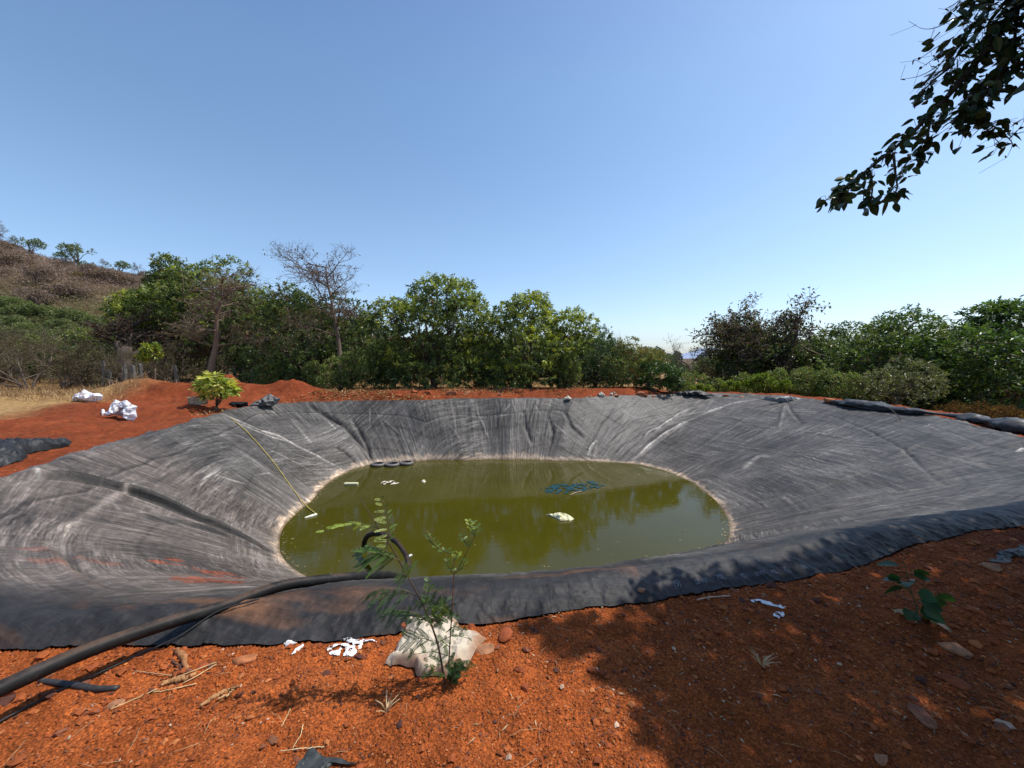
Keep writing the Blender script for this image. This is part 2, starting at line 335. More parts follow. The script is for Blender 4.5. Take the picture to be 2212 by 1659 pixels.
# ------------------------------------------------------------------ liner
def pl_dist(P, L):
    """distance to polyline L and fraction along it; P (n,2)"""
    best = np.full(len(P), 1e9); fr = np.zeros(len(P)); side = np.zeros(len(P)); n = len(L)-1
    for i in range(n):
        a, b = L[i], L[i+1]; ab = b-a; t = np.clip(((P-a)@ab)/(ab@ab+1e-12), 0, 1)
        D = P-a-t[:, None]*ab; d = np.hypot(D[:, 0], D[:, 1]); m_ = d < best
        best[m_] = d[m_]; fr[m_] = (i+t[m_])/n; side[m_] = np.sign(ab[0]*D[m_, 1]-ab[1]*D[m_, 0])
    return best, fr, side
def px_line(px, n=30): return spline([hit(u, v)[:2] for u, v in px], n)
def build_liner():
    na = 2300
    # dense angles on the near side
    w = 1+2.6*np.exp(-((TA+PI/2)/.75)**4); cdf = np.cumsum(w); cdf = (cdf-cdf[0])/(cdf[-1]-cdf[0]+w[-1])
    A = np.interp(np.linspace(0, 1, na, endpoint=False), cdf, TA)
    S = np.concatenate([np.linspace(-.35, -.02, 8), np.linspace(0, .12, 26)[:-1], np.linspace(.12, 1, 200)])
    T = np.linspace(0, 1, 30)[1:]
    W, C_, E = look(rW, A), look(rC, A), look(rE, A)
    R = np.concatenate([W+(C_-W)*S[:, None], C_+(E-C_)*T[:, None]])
    nr = len(R); AA = np.broadcast_to(A, R.shape)
    Z0 = PC[0]+R*np.cos(AA); Y = PC[1]+R*np.sin(AA); X = Z0
    Z, s = liner_z(AA, R, X, Y)
    s = np.broadcast_to(s, R.shape); P = np.stack([X.ravel(), Y.ravel()], 1)
    dW = (R-W); env = sstep(0, .12, s)*(1-.6*sstep(.93, 1.0, s)); envx = (1-sstep(1.0, 1.05, s))
    # broad undulation + radial tension creases (noise stretched down the slope)
    arc = AA*7.0
    Z = Z+env*envx*(.05*fbm(arc*.55, dW*.5, 3, 51)+.022*fbm(arc*3.2+dW*.4, dW*.45, 3, 52)+.010*fbm(arc*9+dW*.6, dW*.5, 2, 53))
    Z = Z+env*envx*(.010*fbm(arc*.6, dW*4, 3, 54))
    # near band: soft horizontal rolls, ruffled hem at the right
    band = look(nearw, AA)*sstep(.9, 1.0, s)
    Z = Z+band*(.006*fbm(arc*1.2, R*16, 3, 55)+.004*fbm(arc*14, R*2, 2, 56))
    # base colour
    dust = .5+.5*fbm(arc*.5, dW*.7, 4, 61)
    c = np.stack([.053+.046*dust, .052+.0445*dust, .0515+.043*dust], -1)
    lw = (sstep(-3.0, -2.75, AA)*(1-sstep(-2.0, -1.7, AA)))[..., None]   # left near corner: browner dust
    c = c*(1+lw*np.array([.24, .12, .07]))
    low = np.exp(-np.maximum(dW, 0)/.5)[..., None]*(.55+.6*(dust[..., None]))
    c = c+low*np.array([.066, .058, .051])
    # weld seams parallel to the rim
    dE = E-R
    for off, wd, am in ((.32, .02, .25), (1.15, .05, -.3), (1.5, .03, .3), (.75, .035, -.45), (.80, .02, .5), (1.9, .03, -.3)):
        c = c*(1+am*np.exp(-((dE-off-.06*fbm(arc*.8, arc*0, 2, 66))/wd)**2)*(s < 1)*(look(nearw, AA) < .5))[..., None]
    # chalky crust just above the water, thin brown algae line at it
    n1 = fbm(arc*6, dW*6, 3, 62)
    crust = (np.exp(-((dW-.07-.07*n1)/(.06+.05*n1))**2)*np.clip(.75+.5*fbm(arc*2, dW*3, 3, 88), 0, 1))[..., None]
    c = c*(1-crust*.85)+np.array([.46, .36, .27])*crust*.85
    alg = np.exp(-((dW+.0)/.03)**2)[..., None]; c = c*(1-alg*.7)+np.array([.12, .075, .02])*alg*.7
    # near band colour: darker, cleaner, with earth smears
    nb = (look(nearw, AA)*sstep(.88, .99, s+.02*fbm(arc, R, 2, 67)))[..., None]
    bc = np.array([.028, .028, .030])*(1+.5*fbm(arc*1.5, R*5, 3, 63))[..., None]
    sm = np.clip(fbm(arc*1.6, R*5, 5, 64)*1.8-.15, 0, 1)[..., None]*np.where(X > .9, .25, 1.)[..., None]
    bc = bc+sm*(np.array([.17, .085, .045])-bc)*.8
    c = c+(bc-c)*nb
    c = c.reshape(-1, 3).copy(); Z = Z.ravel().copy(); sf = s.ravel(); env1 = (sstep(-.02, .08, sf))
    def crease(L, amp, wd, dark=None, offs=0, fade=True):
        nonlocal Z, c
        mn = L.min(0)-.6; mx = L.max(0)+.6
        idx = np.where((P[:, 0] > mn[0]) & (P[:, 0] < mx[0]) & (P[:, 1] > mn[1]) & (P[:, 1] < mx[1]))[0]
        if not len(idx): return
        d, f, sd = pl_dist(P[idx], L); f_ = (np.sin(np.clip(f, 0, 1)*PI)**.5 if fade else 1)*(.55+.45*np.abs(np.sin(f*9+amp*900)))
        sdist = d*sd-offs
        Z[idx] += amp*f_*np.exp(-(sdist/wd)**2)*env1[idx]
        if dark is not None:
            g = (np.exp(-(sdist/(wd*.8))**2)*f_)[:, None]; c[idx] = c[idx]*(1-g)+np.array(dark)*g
    K = (.004, .004, .004); WH = (.38, .365, .355)  # near-black is painted fold shade; pale is painted highlight with worn dusty plastic
    # the big left fold and its neighbours: shaded side and lit lip painted on
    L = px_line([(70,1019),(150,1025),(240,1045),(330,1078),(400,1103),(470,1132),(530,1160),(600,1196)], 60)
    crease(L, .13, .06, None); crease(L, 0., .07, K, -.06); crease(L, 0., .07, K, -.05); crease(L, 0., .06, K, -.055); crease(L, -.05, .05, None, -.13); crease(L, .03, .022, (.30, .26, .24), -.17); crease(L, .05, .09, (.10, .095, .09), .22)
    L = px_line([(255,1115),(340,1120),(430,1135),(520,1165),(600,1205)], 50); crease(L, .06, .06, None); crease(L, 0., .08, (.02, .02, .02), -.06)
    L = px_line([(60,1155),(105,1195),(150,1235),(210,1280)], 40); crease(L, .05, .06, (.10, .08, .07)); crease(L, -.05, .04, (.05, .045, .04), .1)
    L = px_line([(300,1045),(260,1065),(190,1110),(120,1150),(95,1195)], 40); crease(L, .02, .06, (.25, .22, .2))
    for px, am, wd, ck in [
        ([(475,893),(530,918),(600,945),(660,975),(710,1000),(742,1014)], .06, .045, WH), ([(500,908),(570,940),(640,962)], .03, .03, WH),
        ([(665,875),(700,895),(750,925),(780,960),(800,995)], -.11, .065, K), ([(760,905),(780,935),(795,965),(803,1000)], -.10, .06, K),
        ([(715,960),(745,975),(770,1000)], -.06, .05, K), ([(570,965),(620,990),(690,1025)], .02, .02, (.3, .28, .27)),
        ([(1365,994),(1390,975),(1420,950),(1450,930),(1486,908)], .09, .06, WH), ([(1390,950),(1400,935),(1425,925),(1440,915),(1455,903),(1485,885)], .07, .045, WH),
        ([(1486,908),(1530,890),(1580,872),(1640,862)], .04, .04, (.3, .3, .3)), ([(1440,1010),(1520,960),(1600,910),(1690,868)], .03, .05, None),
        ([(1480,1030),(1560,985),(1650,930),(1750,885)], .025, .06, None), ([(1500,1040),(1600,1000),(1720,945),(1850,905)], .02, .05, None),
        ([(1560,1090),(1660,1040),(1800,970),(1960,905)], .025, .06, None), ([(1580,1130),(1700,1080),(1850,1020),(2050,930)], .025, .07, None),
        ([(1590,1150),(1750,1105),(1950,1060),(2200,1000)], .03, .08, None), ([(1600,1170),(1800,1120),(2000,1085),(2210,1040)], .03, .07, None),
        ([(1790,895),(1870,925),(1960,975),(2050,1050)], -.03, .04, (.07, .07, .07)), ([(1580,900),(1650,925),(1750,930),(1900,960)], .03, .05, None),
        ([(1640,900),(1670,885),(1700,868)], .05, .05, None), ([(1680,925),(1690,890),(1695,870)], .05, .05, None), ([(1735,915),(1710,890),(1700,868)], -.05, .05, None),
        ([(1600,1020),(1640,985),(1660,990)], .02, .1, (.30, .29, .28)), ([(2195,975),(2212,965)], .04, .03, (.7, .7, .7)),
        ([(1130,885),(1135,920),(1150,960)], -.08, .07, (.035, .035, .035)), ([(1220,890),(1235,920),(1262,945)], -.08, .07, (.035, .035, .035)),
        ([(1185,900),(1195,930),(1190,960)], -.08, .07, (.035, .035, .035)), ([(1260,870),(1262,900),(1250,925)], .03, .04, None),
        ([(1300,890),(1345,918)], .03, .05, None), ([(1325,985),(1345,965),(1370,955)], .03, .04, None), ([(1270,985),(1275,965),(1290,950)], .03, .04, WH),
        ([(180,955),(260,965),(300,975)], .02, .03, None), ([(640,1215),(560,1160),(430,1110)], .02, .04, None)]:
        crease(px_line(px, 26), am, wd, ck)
    rs = np.random.default_rng(5)
    for i in range(150):   # fan from the far right corner and the right side
        a0 = rs.uniform(-.35, .95); a1 = a0+rs.normal(0, .035)+.25*math.exp(-((a0-.6)/.2)**2); q0 = rs.uniform(.45, .98); q1 = q0-rs.uniform(.2, .5); q1 = max(q1, .03)
        q = np.linspace(0, 1, 12); aq = a0+(a1-a0)*q; sq = q0+(q1-q0)*q
        rq = look(rW, aq)+(look(rC, aq)-look(rW, aq))*sq
        crease(np.stack([PC[0]+rq*np.cos(aq), PC[1]+rq*np.sin(aq)], 1), rs.uniform(-.015, .02), rs.uniform(.02, .05))
    for i in range(90):   # everywhere else
        a0 = rs.uniform(.95, 5.4); a1 = a0+rs.normal(0, .05); q0 = rs.uniform(.4, .97); q1 = q0-rs.uniform(.2, .6)
        q = np.linspace(0, 1, 10); aq = (a0+(a1-a0)*q+PI) % (2*PI)-PI; sq = np.clip(q0+(q1-q0)*q, .03, 1)
        rq = look(rW, aq)+(look(rC, aq)-look(rW, aq))*sq
        Lq = np.stack([PC[0]+rq*np.cos(aq), PC[1]+rq*np.sin(aq)], 1)
        crease(Lq, rs.uniform(-.02, .03), rs.uniform(.02, .05), (.16, .155, .15) if i % 13 == 0 else None)
    # red earth washed onto the left corner
    for (u, v, rx, ry) in [(438,1250,.42,.24),(470,1236,.30,.15),(345,1213,.2,.11),(372,1210,.18,.10),(395,1222,.16,.10),(500,1245,.26,.14),(215,1215,.25,.09),(80,1190,.2,.12),(100,1215,.25,.07)]:
        h = hit(u, v)[:2]; D = P-h; m_ = np.where(np.abs(D).max(1) < 1.2)[0]
        q = np.hypot(D[m_, 0]/rx, D[m_, 1]/ry)+.7*fbm(P[m_, 0]*9, P[m_, 1]*9, 3, 71); g = (1-sstep(.5, .95, q))[:, None]*(.9 if u > 300 else .35)
        c[m_] = c[m_]*(1-g)+np.array([.19, .062, .035])*g
    # white scuffs
    for i in range(26):
        a_ = rs.uniform(-PI, PI); q = rs.uniform(.2, 1); r_ = look(rW, a_)+(look(rC, a_)-look(rW, a_))*q
        D = P-(PC+r_*np.array([math.cos(a_), math.sin(a_)])); m_ = np.where(np.abs(D).max(1) < .5)[0]
        an = a_+rs.normal(0, .8); x1 = D[m_]@np.array([math.cos(an), math.sin(an)]); y1 = D[m_]@np.array([-math.sin(an), math.cos(an)])
        g = (np.exp(-(x1/rs.uniform(.05, .3))**2-(y1/.02)**2)*rs.uniform(.2, .55))[:, None]; c[m_] = c[m_]*(1-g)+np.array([.5, .49, .48])*g
    uv = np.stack([(AA*7.0).ravel(), R.ravel()], 1)
    # closing seam: uv wraps at -pi; duplicate the first column
    V = np.stack([P[:, 0], P[:, 1], Z], 1).reshape(nr, na, 3); V = np.concatenate([V, V[:, :1]], 1)
    c = c.reshape(nr, na, 3); c = np.concatenate([c, c[:, :1]], 1); uv = uv.reshape(nr, na, 2)
    u2 = uv[:, :1].copy(); u2[..., 0] += 14*PI; uv = np.concatenate([uv, u2], 1)
    calm = np.clip(nb[..., 0]*.85, 0, 1); calm = np.concatenate([calm, calm[:, :1]], 1)
    o = mk('pond_liner', V.reshape(-1, 3), grid_faces(nr, na+1), 'liner', None, True, c.reshape(-1, 3), uv.reshape(-1, 2))
    at = o.data.attributes.new('calm', 'FLOAT', 'POINT'); at.data.foreach_set('value', calm.ravel().astype(np.float32))
    return tag(o, 'huge creased black plastic sheet lining the sides of the pond', 'pond liner')
liner = build_liner()
# water
aw = np.linspace(-PI, PI, 400, endpoint=False); q = np.linspace(0, 1, 12)[1:]
rw = look(rW, aw)+.12
V = np.concatenate([[[PC[0], PC[1], ZW]], np.stack([PC[0]+q[:, None]*rw*np.cos(aw), PC[1]+q[:, None]*rw*np.sin(aw), np.full((11, 400), ZW)], -1).reshape(-1, 3)])
fan = np.stack([np.zeros(400, int), 1+(np.arange(400)+1) % 400, 1+np.arange(400)], 1)
tag(mk('pond_water', V, [fan, grid_faces(11, 400, True)+1], 'pond_water'), kind='structure')
#PART2
# ------------------------------------------------------------------ vegetation generators
def unit(V): return V/(np.linalg.norm(V, axis=-1, keepdims=True)+1e-9)
def leaf_quads(B, D, L, Wd, rs, up=None):
    n = len(B); D = unit(D); R = unit(rs.normal(size=(n, 3))+(np.array([0, 0, 1.4]) if up is None else up))
    S = unit(np.cross(D, R)); N = np.cross(S, D)
    L = np.broadcast_to(L, (n,))[:, None]; Wd = np.broadcast_to(Wd, (n,))[:, None]
    V = np.stack([B, B+D*L*.45+S*Wd*.5+N*L*.06, B+D*L-N*L*.12, B+D*L*.45-S*Wd*.5+N*L*.06], 1)
    return V.reshape(-1, 3), np.arange(4*n).reshape(n, 4)
def pick(rs, n, cols, w):
    w = np.array(w, float); i = rs.choice(len(cols), n, p=w/w.sum()); return np.array(cols)[i]*rs.uniform(.75, 1.25, (n, 1))
def mklumps(rs, rx, ry, rz, zc, n=14, f=.42, flat=-.35):
    out = [(0, 0, zc, min(rx, ry, rz)*.75)]
    while len(out) < n:
        d = unit(rs.normal(size=3));
        if d[2] < flat: continue
        r = f*min(rx, rz)*rs.uniform(.65, 1.15); q = rs.uniform(.55, .8)
        out.append((d[0]*rx*q, d[1]*ry*q, zc+d[2]*rz*q, r))
    return np.array(out)
def crown_tips(rs, lumps, n, shell=.72):
    w = lumps[:, 3]**2; i = rs.choice(len(lumps), n, p=w/w.sum())
    d = unit(rs.normal(size=(n, 3))+np.array([0, 0, .25])); r = lumps[i, 3]*rs.uniform(shell, 1.06, n)
    P = lumps[i, :3]+d*r[:, None]
    keep = np.ones(n, bool)
    for l in lumps:
        q = np.linalg.norm(P-l[:3], axis=1)/l[3]; keep &= ~((q < .62) & (rs.random(n) < .8))
    return P[keep], d[keep]
def whorls(rs, tips, dirs, per, L, Wd, droop, cols, wts, litc=None):
    n = len(tips); B = np.repeat(tips, per, 0); d0 = np.repeat(dirs, per, 0)
    D = unit(d0*.55+unit(rs.normal(size=(n*per, 3)))*.9+np.array([0, 0, -droop]))
    B = B+rs.normal(size=B.shape)*L*.18
    V, Q = leaf_quads(B, D, L*rs.uniform(.65, 1.2, n*per), Wd*rs.uniform(.8, 1.2, n*per), rs)
    tc = pick(rs, n, cols, wts)
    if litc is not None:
        top = (dirs[:, 2]+dirs[:, 0]*.6); m_ = (rs.random(n) < np.clip(top-.1, 0, 1)*.55); tc[m_] = pick(rs, m_.sum(), [litc], [1])  # new flush plus painted sunlight on tips facing up and sunward
    c = np.repeat(tc, per, 0)*rs.uniform(.75, 1.3, (n*per, 1)); return V, Q, np.repeat(c, 4, 0)
def curve3(rs, a, b, n=7, wob=.08):
    t = np.linspace(0, 1, n)[:, None]; L = np.linalg.norm(b-a); w = np.cumsum(rs.normal(size=(n, 3)), 0)*wob*L/n; w -= w[0]+(w[-1]-w[0])*t
    m_ = a+(b-a)*t+w; m_[:, 2] += np.sin(t[:, 0]*PI)*L*.06; return m_
def trunk_mb(rs, lumps, r0, zfork, col=(.12, .09, .065), twig=3, multi=1):
    mb = MB(); f = np.array([rs.normal()*.1, rs.normal()*.1, zfork])
    for k_ in range(multi):
        fk = f+rs.normal(size=3)*(.25 if multi > 1 else 0)*np.array([1, 1, .5])
        P = curve3(rs, np.array([rs.normal()*.05*multi, rs.normal()*.05*multi, -.15]), fk, 8, .25)
        mb.tube(P, r0/multi**.5*np.array([1.5, 1.05, .95, .92, .9, .85, .8, .75]), 8, col)
        for l in lumps[k_::multi]:
            e = l[:3]+rs.normal(size=3)*l[3]*.3; Q = curve3(rs, fk, e, 8, .3); mb.tube(Q, np.linspace(r0*.5/multi**.5, r0*.08, 8), 5, col)
            for _ in range(twig):
                s0 = Q[rs.integers(4, 8)]; mb.tube(curve3(rs, s0, l[:3]+unit(rs.normal(size=3))*l[3]*.85, 5, .3), np.linspace(r0*.12, r0*.03, 5), 3, col)
    return mb
def leafy_tree(seed, rx, ry, rz, zc, tips, per, L, Wd, droop, cols, wts, litc=None, r0=.12, zfork=.8, mat='leaf', nl=14, f=.42, bark=(.12, .09, .065), flat=-1., multi=1, shell=.55, name='mango_tree', skirt=0):
    rs = np.random.default_rng(seed); lumps = mklumps(rs, rx, ry, rz, zc, nl, f, flat)
    if skirt: lumps = np.vstack([lumps]+[[math.cos(t)*rx*.62, math.sin(t)*ry*.62, rs.uniform(.6, 1.0), rs.uniform(.6, .8)] for t in np.arange(skirt)*2*PI/skirt+rs.uniform(0, .3, skirt)])
    T, D = crown_tips(rs, lumps, tips, shell); m_ = T[:, 2] > .12; T, D = T[m_], D[m_]
    V, Q, c = whorls(rs, T, D, per, L, Wd, droop, cols, wts, litc)
    root = bpy.data.objects.new(name, None); COL.objects.link(root); root.empty_display_size = .1
    trunk_mb(rs, lumps, r0, zfork, bark, multi=multi).build('trunk', 'bark', root)
    mk('crown', V, Q, mat, root, False, c*(1.3 if mat == 'leaf' else 1))
    return root
def bare_tree(seed, H, spread, r0, levels=5, col=(.16, .12, .09), zfork=.35, leafn=0, lcols=None, L=.08, name='leafless_tree', lean=(0, 0), up=.35, nb=(3, 5), mat='dry_leaf', stems=1, leader=False):
    rs = np.random.default_rng(seed); mb = MB(); ends = []
    def rec(p, d, ln, r, lv):
        n = 6; P = [p]; dd = d.copy()
        for _ in range(n-1):
            dd = unit(dd+rs.normal(size=3)*.16+np.array([0, 0, .05*up])); P.append(P[-1]+dd*ln/(n-1))
        P = np.array(P); mb.tube(P, np.linspace(r, r*.55, n), 6 if lv > 3 else 3, np.array(col)*rs.uniform(.8, 1.2), lv > 3)
        if lv == 0: ends.append(P); return
        if lv == 1: ends.append(P)
        for _ in range(rs.integers(*nb)+(1 if lv < 3 else 0)):
            i = rs.integers(2, n); a = unit(rs.normal(size=3)); dn = unit(dd*.75+a*spread+np.array([0, 0, up*.5])); rec(P[i], dn, ln*rs.uniform(.5, .78), r*.5, lv-1)
    if leader:
        P = [np.array([0, 0, -.1])]; dd = unit(np.array([lean[0], lean[1], 1.]))
        for _ in range(13): dd = unit(dd+rs.normal(size=3)*.06+np.array([0, 0, .15])); P.append(P[-1]+dd*H*.072)
        P = np.array(P); mb.tube(P, np.linspace(r0, r0*.25, 14), 7, col)
        for i in list(range(6, 14))*2:
            a = unit(rs.normal(size=3)*np.array([1, 1, .2])); rec(P[i], unit(a+np.array([0, 0, .55])), H*rs.uniform(.12, .24)*(1.15-.03*i), r0*.32, levels-1)
    for s_ in range(0 if leader else stems):
        d = unit(np.array([lean[0]+(rs.normal()*.5 if stems > 1 else 0), lean[1]+(rs.normal()*.5 if stems > 1 else 0), 1.0])); rec(np.array([0, 0, -.1]), d, H*zfork, r0, levels)
    root = bpy.data.objects.new(name, None); COL.objects.link(root); root.empty_display_size = .1
    V = np.vstack(mb.V); z = V[:, 2].max()
    mb.V = [v*(H/z) for v in mb.V]; mb.build('trunk', 'bark', root)
    if leafn:
        E = np.vstack(ends)*(H/z); i = rs.integers(0, len(E), leafn); B = E[i]+rs.normal(size=(leafn, 3))*.06
        V, Q = leaf_quads(B, rs.normal(size=(leafn, 3))+np.array([0, 0, -.4]), L*rs.uniform(.6, 1.3, leafn), L*.4, rs)
        mk('leaves', V, Q, mat, root, False, np.repeat(pick(rs, leafn, lcols, [1]*len(lcols)), 4, 0))
    return root
def put(root, u, y, label, cat, group=None, rz=0, s=1, z=None, sink=.05):
    x = (u-CX)/F*y; root.location = (x, y, float(ground_h(x, y))-sink if z is None else z); root.rotation_euler = (0, 0, rz)
    root.scale = (s,)*3 if np.isscalar(s) else s
    tag(root, label, cat, group); return root
def bbox(root):
    V = []
    for ch in ([root] if root.type == 'MESH' else root.children):
        a = np.empty(len(ch.data.vertices)*3, np.float32); ch.data.vertices.foreach_get('co', a); V.append(a.reshape(-1, 3))
    V = np.vstack(V); return np.percentile(V, .8, 0), np.percentile(V, 99.2, 0), np.percentile(V, 99.3, 0)
def fit(root, u, y, w, vt, label, cat, group=None, sink=.05):
    lo, hi, mx = bbox(root); x = (u-CX)/F*y; zb = float(ground_h(x, y))-sink
    sx = w/F*y/(hi[0]-lo[0]); zt = at_y(u, vt, y)[2]; szz = (zt-zb)/mx[2]
    x -= (lo[0]+hi[0])/2*sx
    root.location = (x, y, zb); root.scale = (sx, (sx+szz)/2 if sx > .6 else sx, szz); return tag(root, label, cat, group)
def putdup(root, u, y, label, group=None, rz=0, s=1, sink=.05):
    x = (u-CX)/F*y; return dup(root, (x, y, float(ground_h(x, y))-sink), rz, s, label, group)
G_D, G_M, G_L, G_Y = (.040, .062, .020), (.078, .106, .032), (.135, .165, .048), (.25, .27, .05)
mango_c = ([G_D, G_M, G_L, G_Y, (.10, .06, .03)], [3, 5, 3, .6, .25])
MG = 'mango trees behind the pond'
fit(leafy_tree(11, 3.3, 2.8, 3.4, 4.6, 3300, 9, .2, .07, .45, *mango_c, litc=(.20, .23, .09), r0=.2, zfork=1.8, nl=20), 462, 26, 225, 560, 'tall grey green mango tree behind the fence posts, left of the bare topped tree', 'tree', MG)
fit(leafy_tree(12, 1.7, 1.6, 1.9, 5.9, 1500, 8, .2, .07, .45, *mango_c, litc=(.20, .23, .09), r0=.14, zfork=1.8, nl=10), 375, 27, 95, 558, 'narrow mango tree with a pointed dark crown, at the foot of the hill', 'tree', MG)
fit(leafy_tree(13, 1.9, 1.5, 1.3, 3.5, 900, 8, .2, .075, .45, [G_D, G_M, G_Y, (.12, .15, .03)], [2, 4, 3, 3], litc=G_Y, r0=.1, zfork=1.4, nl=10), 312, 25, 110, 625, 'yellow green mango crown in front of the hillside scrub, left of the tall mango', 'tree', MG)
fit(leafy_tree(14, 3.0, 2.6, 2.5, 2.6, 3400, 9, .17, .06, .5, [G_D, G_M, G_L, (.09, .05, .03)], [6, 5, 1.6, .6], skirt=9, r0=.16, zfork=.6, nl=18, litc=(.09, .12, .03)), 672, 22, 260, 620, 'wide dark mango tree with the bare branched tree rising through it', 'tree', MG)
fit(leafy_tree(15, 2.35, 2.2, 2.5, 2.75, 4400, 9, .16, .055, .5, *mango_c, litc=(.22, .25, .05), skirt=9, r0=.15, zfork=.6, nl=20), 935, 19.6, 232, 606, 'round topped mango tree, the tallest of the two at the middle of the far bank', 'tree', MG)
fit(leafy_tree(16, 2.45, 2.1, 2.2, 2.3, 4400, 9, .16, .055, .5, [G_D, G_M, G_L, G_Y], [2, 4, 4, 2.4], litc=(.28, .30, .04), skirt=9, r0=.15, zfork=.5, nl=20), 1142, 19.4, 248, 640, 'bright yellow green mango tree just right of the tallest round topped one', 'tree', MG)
fit(leafy_tree(17, 1.75, 1.6, 1.9, 1.7, 2600, 7, .13, .045, .2, [(.035, .062, .024), (.055, .09, .035), (.09, .13, .06)], [3, 4, 1], skirt=9, r0=.12, zfork=.4, nl=12), 1288, 20.5, 145, 704, 'dark blue green round tree joined to the right side of the mango trees', 'tree')
lowc = ([(.07, .11, .03), (.12, .155, .045), (.17, .18, .06), (.14, .10, .055)], [4, 4, 2, 1])
LS = 'low leafy shrubs under the mango trees'
sh = leafy_tree(21, 1.2, 1.0, .95, 1.15, 900, 6, .11, .045, .3, *lowc, litc=(.15, .17, .05), r0=.04, zfork=.3, nl=9, multi=3, name='leafy_shrub')
put(sh, 735, 18.6, 'low pale green shrub in front of the dark mango tree', 'shrub', LS)
for k_, (u, y, s, lb) in enumerate([(790, 18.8, 1.15, 'pale green shrub in the gap left of the round topped mango tree'), (835, 20.5, 1.5, 'taller olive shrub filling the gap between the dark and the round topped mango trees'),
    (690, 19.6, .8, 'small shrub at the foot of the thin bare topped trunk'), (1225, 18.4, .9, 'small shrub under the right edge of the yellow green mango tree'),
    (1060, 20.5, 1.0, 'shrub in the shade between the two middle mango trees'), (585, 20.2, .8, 'small shrub left of the dark mango tree trunk'), (1335, 18.6, .85, 'grey green shrub below the dark blue green tree')]):
    putdup(sh, u, y, lb, LS, k_*1.3, s)
# young trees with yellow foliage
put(
    leafy_tree(22, .62, .5, .42, 1.95, 170, 7, .16, .06, .5, [(.12, .16, .02), (.24, .25, .03), (.07, .11, .02)], [3, 3, 2], r0=.045, zfork=1.2, nl=6, name='young_tree'), 332, 17.0, 'young tree with small bright yellow green crown on a thin trunk by the posts', 'tree')
bt = bare_tree(31, 6.1, .8, .09, 4, (.15, .11, .085), .42, 900, [(.16, .08, .05), (.2, .14, .08)], .09, lean=(.03, 0), leader=True, nb=(4, 6))
fit(bt, 682, 19.2, 190, 524, 'tall leafless tree with twiggy crown rising above the dark mango tree', 'tree')
bt2 = bare_tree(32, 5.1, .9, .11, 4, (.20, .14, .105), .46, 500, [(.2, .2, .06), (.16, .12, .06)], .09, leader=True, nb=(4, 6))
fit(bt2, 492, 19.8, 215, 588, 'bare branched tree with a straight brown trunk in front of the tall mango tree', 'tree')
put(dup(bt, (0, 0, 0), 0, 1), 795, 40, 'far leafless grey tree top showing in the gap beside the round topped mango tree', 'tree', rz=2, s=1.15)
# right hand trees
fit(leafy_tree(23, .95, .8, 1.15, 1.35, 700, 7, .12, .03, -.1, [(.12, .13, .03), (.17, .15, .04), (.18, .10, .04), (.07, .09, .03)], [3, 3, 2, 2], r0=.04, zfork=.3, nl=9, multi=3, name='leafy_shrub'), 1380, 19.0, 105, 730, 'olive and yellow bush with feathery upright shoots right of the dark round tree', 'shrub')
fit(leafy_tree(24, .85, .7, .75, .85, 600, 7, .12, .04, .2, [(.03, .06, .015), (.05, .085, .02)], [2, 2], r0=.04, zfork=.3, nl=8, multi=3, name='leafy_shrub'), 1430, 17.6, 95, 780, 'dark green bush on the far rim below the flat topped sparse tree', 'shrub')
fit(bare_tree(33, 3.0, .95, .07, 4, (.14, .11, .09), .42, 1600, [(.10, .11, .07), (.15, .15, .10), (.06, .08, .04)], .08, name='sparse_tree', up=.15), 1466, 22, 95, 733, 'sparse flat topped thorn tree standing alone left of the blue hill', 'tree')
fit(bare_tree(34, 4.4, .8, .06, 4, (.22, .18, .15), .4), 1345, 30, 60, 718, 'far leafless tree with upright grey twigs beyond the dark round tree', 'tree')
ys = leafy_tree(25, 1.1, .8, .5, .45, 700, 6, .11, .05, .1, [(.12, .17, .02), (.20, .24, .03), (.07, .11, .02)], [3, 3, 1.5], r0=.03, zfork=.2, nl=9, multi=3, flat=-.2, name='leafy_shrub')
YS = 'yellow green shrubs just beyond the far right rim'
put(ys, 1520, 19.0, 'low yellow green shrub right of the dark green bush, under the thorn tree', 'shrub', YS, s=.7)
for k_, (u, y, s, lb) in enumerate([(1585, 19, .62, 'low yellow green shrub left of the brown topped tree'), (1640, 18, .8, 'yellow green shrub below the left side of the brown topped tree'), (1770, 17, .5, 'yellow green shrub below the right side of the brown topped tree'),
    (1480, 21, .7, 'low shrub behind the dark green bush on the far rim'), (1695, 17.4, .55, 'yellow green shrub directly under the brown topped tree'), (1815, 17.5, .35, 'yellow green shrub next to the grey olive bush')]):
    putdup(ys, u, y, lb, YS, k_*1.9, (s, s, s*1.15), -.1)
